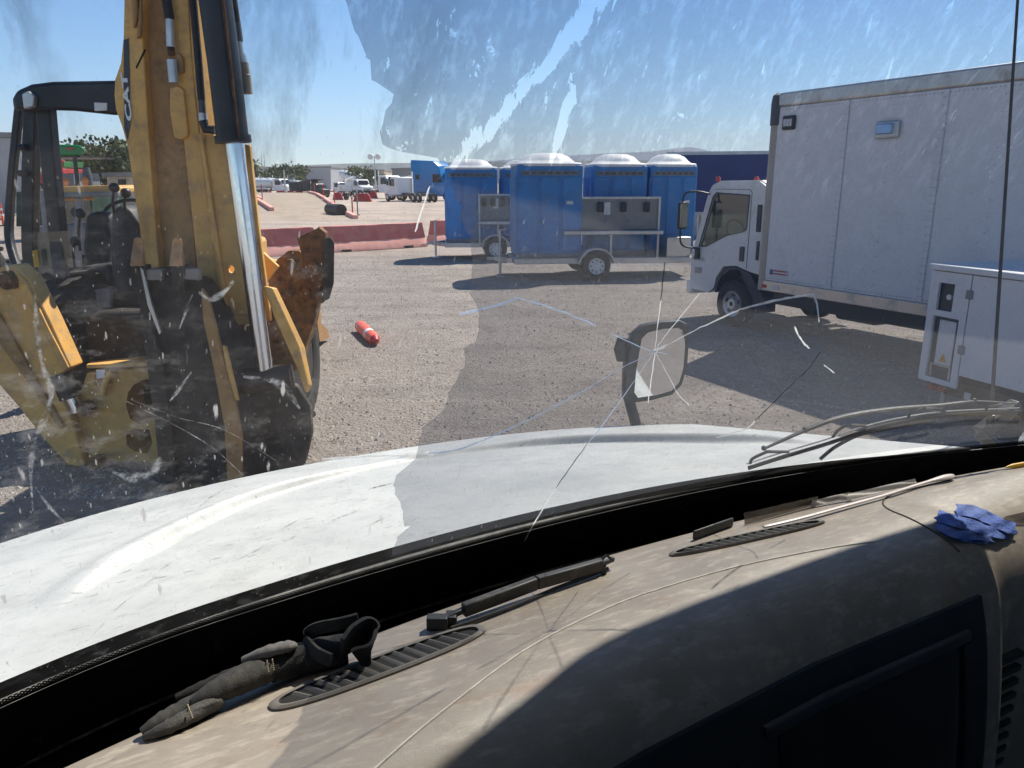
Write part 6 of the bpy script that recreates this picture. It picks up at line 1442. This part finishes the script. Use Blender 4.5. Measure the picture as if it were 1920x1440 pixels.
# red truck half seen at the left edge
rt = thing('red_truck', 'red truck half seen at the left picture edge below the grey wall', 'truck', G(10, 384)); Yt = G(10, 384).y
fslab([(-60, 326), (26, 322), (34, 330), (36, 356), (-60, 358)], Yt, 2.2, MAT['red_far'], 'truck_body', rt); fslab([(26, 328), (33, 328), (34, 352), (28, 352)], Yt - 0.05, 0.04, MAT['sticker_white'], 'side_stripe', rt, 0); fslab([(-60, 358), (36, 356), (36, 372), (-60, 374)], Yt + 0.3, 1.6, MAT['black'], 'chassis', rt)
for px in (-30, 12): c = D(px, 374, Yt + 0.2); tyre((c.x, c.y, 0.5), 0.5, 0.3, (0, 1, 0), rt)

# ------------------------------------------------------------------ orange and white delineators at the left edge
def delineator(px, py, lab, h=1.15):
    p = G(px, py); r = thing('delineator_post', lab, 'traffic post', p, 0, 'orange and white delineator posts at the left edge')
    m_ = MB(); m_.lathe((0, 0, 0), (0, 0, 1), [(0, 0.22), (0.06, 0.20), (0.07, 0.07)], 12); obj('base', m_, MAT['rubber'], r)
    m_ = MB(); m_.lathe((0, 0, 0.05), (0, 0, 1), [(0, 0.062), (h, 0.05), (h + 0.03, 0.03)], 12); po = obj('post', m_, MAT['orange'], r)
    for z in (0.55, 0.85): m_ = MB(); m_.lathe((0, 0, z), (0, 0, 1), [(0, 0.065), (0.12, 0.063)], 12); obj('reflective_band', m_, MAT['sticker_white'], po)
delineator(7, 424, 'nearest orange and white delineator at the left edge'); delineator(0, 412, 'second orange and white delineator behind the nearest one'); delineator(24, 404, 'orange delineator close to the backhoe cab post', 1.0)

# ------------------------------------------------------------------ buildings
def building(name, lab, pts, y, dep, mat, wins=(), roof=None):
    c = D(sum(p[0] for p in pts) / len(pts), 340, y); r = thing(name, lab, 'building', (c.x, y, 0))
    m_ = MB(); P = [D(a, b, y) for a, b in pts]; P = [Vector((p.x, p.y, p.z if i in (0, 1) else -0.2)) for i, p in enumerate(P)]
    m_.prism(P, (0, dep, 0)); obj('wall', m_, mat, r, world=True)
    m_ = MB(); a, b = P[0], P[1]; m_.prism([a + Vector((-0.3, -0.3, 0.02)), b + Vector((0.3, -0.3, 0.02)), b + Vector((0.3, -0.3, 0.4)), a + Vector((-0.3, -0.3, 0.4))], (0, dep + 0.6, 0)); obj('roof_edge', m_, roof or MAT['midgrey'], r, world=True)
    for w in wins: m_ = MB(); m_.prism([D(x, yy, y - 0.06) for x, yy in ((w[0], w[1]), (w[2], w[1]), (w[2], w[3]), (w[0], w[3]))], (0, 0.1, 0)); obj('window', m_, MAT['black'], r, world=True)
    return r
building('warehouse', 'tall pale grey metal-clad wall at the left picture edge', [(-260, 255), (38, 259), (38, 345), (-260, 345)], 62, 2.5, MAT['wallgrey'])
building('site_office', 'beige site office with a dark window behind the tractors', [(200, 332), (262, 331), (262, 352), (200, 352)], 74, 8, MAT['beige'], [(221, 336, 236, 347)])
building('warehouse', 'low long grey warehouse on the skyline behind the dark dump truck', [(512, 316), (620, 314), (620, 345), (512, 345)], 260, 40, MAT['wallgrey'])
building('warehouse', 'low pale warehouse on the skyline beside the light pole', [(600, 320), (720, 320), (720, 345), (600, 345)], 300, 40, MAT['beige'])
building('warehouse', 'grey shed on the skyline just right of the chromed rod', [(440, 314), (482, 314), (482, 345), (440, 345)], 220, 30, MAT['wallgrey'])
building('warehouse', 'dark grey shed on the skyline left of the bright blue truck', [(735, 318), (790, 316), (790, 345), (735, 345)], 240, 30, MAT['midgrey'])

# ------------------------------------------------------------------ far parked trucks; local x forward, seen from the side
def tr_wheel(r, x, y, rad_=0.5, w=0.3):
    m_ = MB(); m_.lathe((x, y - w / 2, rad_), (0, 1, 0), [(0, rad_ * .5), (0, rad_ * .85), (w * .15, rad_), (w * .85, rad_), (w, rad_ * .85), (w, rad_ * .5)], 20); wo = obj('wheel', m_, MAT['rubber'], r)
    m_ = MB(); m_.lathe((x, y - w / 2 - 0.01, rad_), (0, 1, 0), [(0, rad_ * .15), (0.02, rad_ * .5), (w, rad_ * .5), (w + .02, rad_ * .15)], 16); obj('rim', m_, MAT['steel'], wo)
def far_truck(lab, px, py, yaw, cabmat, kind, bodymat=None, scale=1.0, name='parked_truck'):
    r = place(name, lab, 'truck', px, py, yaw, 'trucks parked across the far yard'); r.scale = (scale * 1.2,) * 3
    m_ = MB(); m_.box((-2.2, 0, 0.85), (8.2, 0.9, 0.25)); obj('chassis', m_, MAT['black'], r)
    # bonneted cab, side profile
    pr = [(1.9, 0.55), (3.3, 0.55), (3.4, 0.8), (3.35, 1.6), (2.2, 1.85), (1.75, 2.65), (1.5, 2.8), (0.3, 2.8), (0.2, 2.6), (0.2, 0.75), (1.0, 0.75)]
    if kind == 'sleeper': pr = [(1.9, 0.45), (3.3, 0.45), (3.45, 0.8), (3.4, 1.55), (2.3, 1.9), (1.9, 2.7), (1.6, 3.5), (0.9, 4.0), (-1.9, 4.15), (-2.0, 4.0), (-2.0, 0.45)]
    m_ = MB(); m_.prism([(x, -1.15, z) for x, z in pr], (0, 2.3, 0)); obj('cab', m_, cabmat, r, bevel=0.12, segs=3)
    for s in (-1, 1):
        w = [(0.7, 1.75), (1.75, 1.75), (1.95, 1.95), (1.62, 2.55), (0.7, 2.55)] if kind != 'sleeper' else [(0.9, 1.85), (1.9, 1.85), (2.05, 2.0), (1.75, 2.7), (0.9, 2.7)]
        m_ = MB(); m_.prism([(x, s * 1.155, z) for x, z in w], (0, s * 0.02, 0)); obj('side_window', m_, MAT['farwin'], r)
        m_ = MB(); m_.box((2.0, s * 1.35, 2.1), (0.12, 0.2, 0.5)); obj('mirror', m_, MAT['black'], r)
        if kind == 'sleeper': m_ = MB(); m_.box((-1.1, s * 1.16, 2.4), (0.55, 0.02, 0.5)); obj('sleeper_window', m_, MAT['farwin'], r, bevel=0.08)
        m_ = MB(); m_.box((3.25, s * 0.85, 1.15), (0.2, 0.35, 0.28)); obj('headlight', m_, MAT['chrome'], r, bevel=0.05)
        for x in (2.6, -3.6, -4.8): tr_wheel(r, x, s * 1.0)
    m_ = MB(); z0, z1 = ((1.95, 2.62) if kind != 'sleeper' else (2.0, 2.75)); x0, x1 = ((2.25, 1.85) if kind != 'sleeper' else (2.35, 2.0)); m_.prism([(x0, -0.95, z0), (x0, 0.95, z0), (x1, 0.9, z1), (x1, -0.9, z1)], (0.03, 0, 0.02)); obj('windscreen', m_, MAT['farwin'], r)
    m_ = MB(); m_.tube([(0.05, -0.9, 0.9), (0.05, -0.9, 3.4)], 0.08, 10); obj('exhaust_stack', m_, MAT['chrome'], r)
    bm = bodymat or MAT['white_far']
    if kind == 'tank':
        m_ = MB(); rings = []
        for x, k in ((-6.2, 0.1), (-6.15, 0.6), (-6.0, 0.92), (-5.7, 1.0), (-0.6, 1.0), (-0.35, 0.92), (-0.2, 0.6), (-0.15, 0.1)):
            rings.append([Vector((x, 1.15 * k * math.cos(2 * math.pi * a / 20), 2.05 + 0.85 * k * math.sin(2 * math.pi * a / 20))) for a in range(20)])
        m_.loft(rings); tk = obj('tank', m_, bm, r, angle=50)
        for x in (-1.6, -3.2, -4.8): m_ = MB(); m_.lathe((x, 0, 2.85), (0, 0, 1), [(0, 0.35), (0.18, 0.33), (0.22, 0.1)], 14); obj('hatch', m_, MAT['steel'], tk)
        m_ = MB(); m_.box((-3.2, -1.2, 1.15), (4.2, 0.2, 0.3)); obj('side_locker', m_, bm, r)
    if kind == 'dump':
        m_ = MB(); m_.prism([(x, -1.2, z) for x, z in ((-5.9, 1.15), (-0.2, 1.15), (0.0, 2.2), (0.0, 3.2), (1.7, 3.55), (1.7, 3.7), (-0.2, 3.5), (-5.6, 2.9), (-6.1, 2.6))], (0, 2.4, 0)); bd = obj('dump_bed', m_, bm, r, bevel=0.05)
        for k in range(6):
            m_ = MB(); m_.box((-5.2 + k * 0.95, -1.23, 2.0), (0.14, 0.1, 1.6)); obj('bed_rib', m_, bm, bd)
    if kind == 'mixer':
        m_ = MB(); rings = []
        for x, z, k in ((-5.9, 3.4, 0.55), (-5.0, 3.05, 0.95), (-3.4, 2.6, 1.2), (-1.6, 2.2, 1.1), (-0.6, 2.0, 0.6)):
            rings.append([Vector((x + 0.3 * k * math.sin(2 * math.pi * a / 20), k * math.cos(2 * math.pi * a / 20), z + k * math.sin(2 * math.pi * a / 20))) for a in range(20)])
        m_.loft(rings); obj('drum', m_, bm, r, angle=50)
    if kind == 'service':
        m_ = MB(); m_.prism([(x, -1.15, z) for x, z in ((-5.4, 0.8), (0.0, 0.8), (0.0, 2.35), (-2.4, 2.35), (-2.4, 1.9), (-5.4, 1.9))], (0, 2.3, 0)); sv = obj('service_body', m_, bm, r, bevel=0.05)
        for k in range(4): m_ = MB(); m_.box((-0.6 - k * 1.25, -1.165, 1.4), (1.1, 0.03, 0.8)); obj('locker_door', m_, bm, sv, bevel=0.02)
        m_ = MB(); m_.prism([(-4.4, -1.2, 1.15), (-3.7, -1.2, 1.15), (-4.05, -1.2, 1.75)], (0, 0.02, 0)); obj('warning_triangle', m_, MAT['sticker_yellow'], sv)
        m_ = MB(); m_.tube([(-4.6, 0, 1.9), (-4.4, 0, 2.9), (-1.5, 0, 3.3)], 0.13, 8); obj('crane_arm', m_, bm, sv)
    if kind == 'day': 
        m_ = MB(); m_.lathe((-3.6, 0, 1.05), (0, 0, 1), [(0, 0.5), (0.12, 0.48)], 16); obj('fifth_wheel', m_, MAT['black'], r)
    return r
WF = MAT['white_far']
far_truck('white tanker truck right of the chromed rod in the far yard', 520, 366, -0.45, WF, 'tank', scale=0.9)
far_truck('grey-tanked truck between the white tanker and the dark dump truck', 560, 364, -0.8, WF, 'tank', M('grey_tank', (0.30, 0.31, 0.33), 0.4), scale=0.8)
far_truck('dark dump truck with its black bed at the ramp top', 590, 370, -0.55, MAT['black'], 'dump', M('dark_dump_bed', (0.045, 0.04, 0.045), 0.6, var=0.2), scale=0.66)
far_truck('white pickup-like service truck right of the dark dump truck', 630, 366, -0.5, WF, 'day', scale=0.72, name='service_truck')
far_truck('white service truck with a yellow warning triangle near red barrels', 672, 368, -0.9, WF, 'service', scale=0.85, name='service_truck')
far_truck('white mixer truck with raised drum behind the service trucks', 690, 359, -0.3, WF, 'mixer', scale=1.15)
far_truck('white day-cab truck facing right under the light pole', 722, 372, -0.75, WF, 'day', scale=1.0)
far_truck('white tractor unit with twin rear axles beside the bright blue truck', 762, 378, 2.2, WF, 'day', scale=0.9)
far_truck('bright blue sleeper truck left of the portable toilets', 812, 376, -0.55, MAT['truckblue'], 'sleeper', scale=1.05)

far_truck('grey flatbed truck in the back row behind the tankers', 540, 356, -0.9, M('grey_truck_paint', (0.26, 0.27, 0.29), 0.4), 'day', scale=0.95)
far_truck('white tanker truck in the back row behind the ramp top', 612, 355, -0.7, WF, 'tank', scale=0.9)
far_truck('white service truck in the back row left of the light pole', 655, 355, 2.2, WF, 'service', scale=0.95, name='service_truck')
far_truck('white dump truck in the back row beside the blue sleeper truck', 770, 358, -0.9, WF, 'dump', scale=0.95)
far_truck('small white truck in the back row right of the day-cab truck', 740, 358, -1.0, WF, 'day', scale=1.0)
# ------------------------------------------------------------------ red barrels and tyres near the ramp
def barrel(px, py, lab, w=1.0):
    r = place('water_barrier', lab, 'water barrier', px, py, 0, 'red water-filled barriers near the ramp')
    m_ = MB(); m_.loft([[Vector((sx * w * 0.5 * k, sy * 0.35 * k, z)) for sx, sy in ((-1, -1), (1, -1), (1, 1), (-1, 1))] for z, k in ((0, 1.05), (0.15, 1.05), (0.3, 0.95), (0.7, 0.85), (0.95, 0.7), (1.0, 0.6))]); obj('barrier_shell', m_, MAT['red_far'], r, bevel=0.05)
    m_ = MB(); m_.lathe((0, 0, 0.98), (0, 0, 1), [(0, 0.12), (0.08, 0.12)], 10); obj('filler_cap', m_, MAT['grey'], r)
for px, py, lab, w in ((474, 368, 'red water barrier touching the chromed rod edge', 1.2), (528, 369, 'red water barrier under the white tanker cab', 2.0), (546, 369, 'red water barrier between tanker and dump truck', 1.2), (562, 370, 'red water barrier left of the dump truck wheels', 1.4), (634, 375, 'red water barrier beside the black tyre stack', 1.3), (680, 378, 'red water barrier right of the ramp posts', 2.2), (586, 366, 'red water barrier in front of the dump truck tail', 1.6), (604, 367, 'red water barrier right of the dump truck cab', 1.2), (652, 366, 'red water barrier before the white mixer truck', 1.4), (700, 372, 'red water barrier left of the day-cab truck', 1.2), (505, 372, 'red water barrier below the white tanker wheels', 1.3)): barrel(px, py, lab, w)
def tyre_lying(px, py, lab, n, up=False):
    r = place('used_tyre', lab, 'tyre', px, py, 0, 'used tyres beside the ramp')
    for k in range(n):
        m_ = MB()
        if up: m_.lathe((0.28 * k, 0, 0.5), (1, 0, 0), [(0, 0.26), (0, 0.45), (0.04, 0.5), (0.22, 0.5), (0.26, 0.45), (0.26, 0.26)], 22)
        else: m_.lathe((0, 0, 0.27 * k), (0, 0, 1), [(0, 0.26), (0, 0.45), (0.04, 0.5), (0.22, 0.5), (0.26, 0.45), (0.26, 0.26)], 22)
        obj('tyre_ring', m_, MAT['rubber'], r)
tyre_lying(646, 375, 'upright black tyres beside the red water barrier', 2, True)
m_ = MB(); a, b = G(618, 392, 0.42), G(640, 394, 0.42); m_.tube([a, b], 0.42, 18); tag(obj('culvert_pipe', m_, MAT['rubber']), 'black corrugated pipe lying beyond the ramp kerb', 'pipe')

# ------------------------------------------------------------------ poles, palm, trees
def pole(px, pytop, y, lab, lamps=2):
    b = D(px, 345, y); tp = D(px, pytop, y); r = thing('light_pole', lab, 'light pole', (b.x, b.y, 0), 0, 'poles on the skyline')
    m_ = MB(); m_.tube([(0, 0, 0), (0, 0, tp.z)], [0.16, 0.09], 8); obj('pole_shaft', m_, MAT['steel'], r)
    if lamps:
        m_ = MB(); m_.beam((-0.8, 0, tp.z), (0.8, 0, tp.z), 0.08, 0.08); obj('cross_arm', m_, MAT['steel'], r)
        for s in (-0.7, 0.7): m_ = MB(); m_.lathe((s, -0.25, tp.z), (0, 1, 0), [(0, 0.5), (0.12, 0.55), (0.4, 0.3)], 14); obj('flood_lamp', m_, MAT['sticker_white'], r)
pole(704, 294, 150, 'light pole with two round white floodlights on the skyline'); pole(494, 288, 240, 'thin bare mast on the skyline near the chromed rod', 0); pole(499, 288, 240, 'second thin bare mast just right of the first mast', 0)
pole(534, 318, 100, 'thin pole standing between the two tanker trucks', 0)
leafm = NT('dusty_green_foliage'); oi = leafm.noise(0.9, 3); leafm.base(leafm.mixc(leafm.ramp(oi, 0.35, 0.65), (0.035, 0.055, 0.018), (0.115, 0.135, 0.045))); leafm.rough(0.8)
def tree(px, py_base, y, rx, rz, lab, n=1500, name='desert_tree'):
    b = D(px, py_base, y); r = thing(name, lab, 'tree', (b.x, y, 0), 0, 'trees behind the yard'); rnd = random.Random(px)
    m_ = MB(); h = rz * 1.1; m_.tube([(0, 0, 0), (0.1 * rx, 0, h * 0.5), (0, 0, h)], [0.22, 0.16, 0.08], 8)
    for k in range(5): a = k * 1.26; m_.tube([(0.05 * rx, 0, h * (0.35 + 0.08 * k)), (rx * 0.55 * math.cos(a), rx * 0.4 * math.sin(a), h * 0.95), (rx * 0.75 * math.cos(a), rx * 0.6 * math.sin(a), h * 1.25)], [0.10, 0.06, 0.03], 6)
    obj('trunk', m_, MAT['bark'], r)
    blobs = [(rnd.uniform(-.7, .7) * rx, rnd.uniform(-.6, .6) * rx, rz * rnd.uniform(0.75, 1.6), rx * rnd.uniform(0.22, 0.42)) for _ in range(22)]
    m_ = MB()
    for _ in range(n):
        bx, by, bz, br = rnd.choice(blobs); v = Vector((rnd.gauss(0, 1), rnd.gauss(0, 1), rnd.gauss(0, 1))).normalized() * br * (rnd.random() ** 0.4); p = Vector((bx, by, bz + 0.0)) + Vector((v.x, v.y, v.z * 0.7)); s = 0.055 * rx * rnd.uniform(0.6, 1.4) + 0.03
        a = Vector((rnd.gauss(0, 1), rnd.gauss(0, 1), rnd.gauss(0, 1))).normalized(); c = a.orthogonal().normalized()
        m_.add([p - a * s, p + c * s * 0.6, p + a * s, p - c * s * 0.6], [(0, 1, 2, 3)])
    obj('crown', m_, leafm.m, r, smooth=False)
tree(206, 350, 95, 4.6, 4.3, 'broad dusty green tree left of the boom', 2200); tree(160, 350, 100, 4.2, 3.2, 'lower green tree left of the broad tree', 1800); tree(240, 350, 98, 3.8, 3.4, 'green tree half hidden by the boom plate', 1500); tree(118, 350, 110, 3.6, 3.2, 'small green tree above the canopy tractor', 1200)
tree(505, 345, 170, 4.5, 3.0, 'green scrub tree behind the white tanker', 900); tree(550, 345, 170, 5.0, 3.4, 'green scrub tree behind the dump truck bed', 900); tree(690, 345, 200, 5.5, 3.4, 'green scrub tree behind the mixer truck', 900)
# palm
b = D(481, 345, 200); pr_ = thing('palm_tree', 'small palm tree on the skyline beside the chromed rod', 'palm', (b.x, b.y, 0)); hz_ = D(481, 307, 200).z
m_ = MB(); m_.tube([(0, 0, 0), (0.2, 0, hz_ * .5), (0, 0, hz_)], [0.3, 0.22, 0.18], 8); obj('trunk', m_, MAT['bark'], pr_)
m_ = MB()
for k in range(26):
    a = k * 2.4; e = 0.9 - 1.6 * (k / 26); L_ = 2.6; d_ = Vector((math.cos(a) * math.cos(e), math.sin(a) * math.cos(e), math.sin(e))); s_ = d_.cross(Vector((0, 0, 1))).normalized() * 0.28
    p0_ = Vector((0, 0, hz_)); p1_ = p0_ + d_ * L_ * 0.6; p2_ = p0_ + d_ * L_ + Vector((0, 0, -0.7)); m_.add([p0_, p1_ + s_, p2_, p1_ - s_], [(0, 1, 2, 3)])
obj('crown', m_, leafm.m, pr_, smooth=False)

# ------------------------------------------------------------------ dry haze in the air
hb = MB(); hb.box((0, 3000, 199), (16000, 9000, 400))
t = NT('dry_haze'); t.n.remove(t.b)
pv = t.n.new('ShaderNodeVolumePrincipled'); pv.inputs['Color'].default_value = (0.80, 0.87, 1.0, 1); pv.inputs['Density'].default_value = 0.00013; pv.inputs['Anisotropy'].default_value = 0.2
t.l.new(pv.outputs[0], t.out.inputs['Volume'])
haze = obj('haze', hb, t.m, smooth=False)
tag(haze, 'thin pale haze in the air over the whole yard', 'haze', kind='stuff')
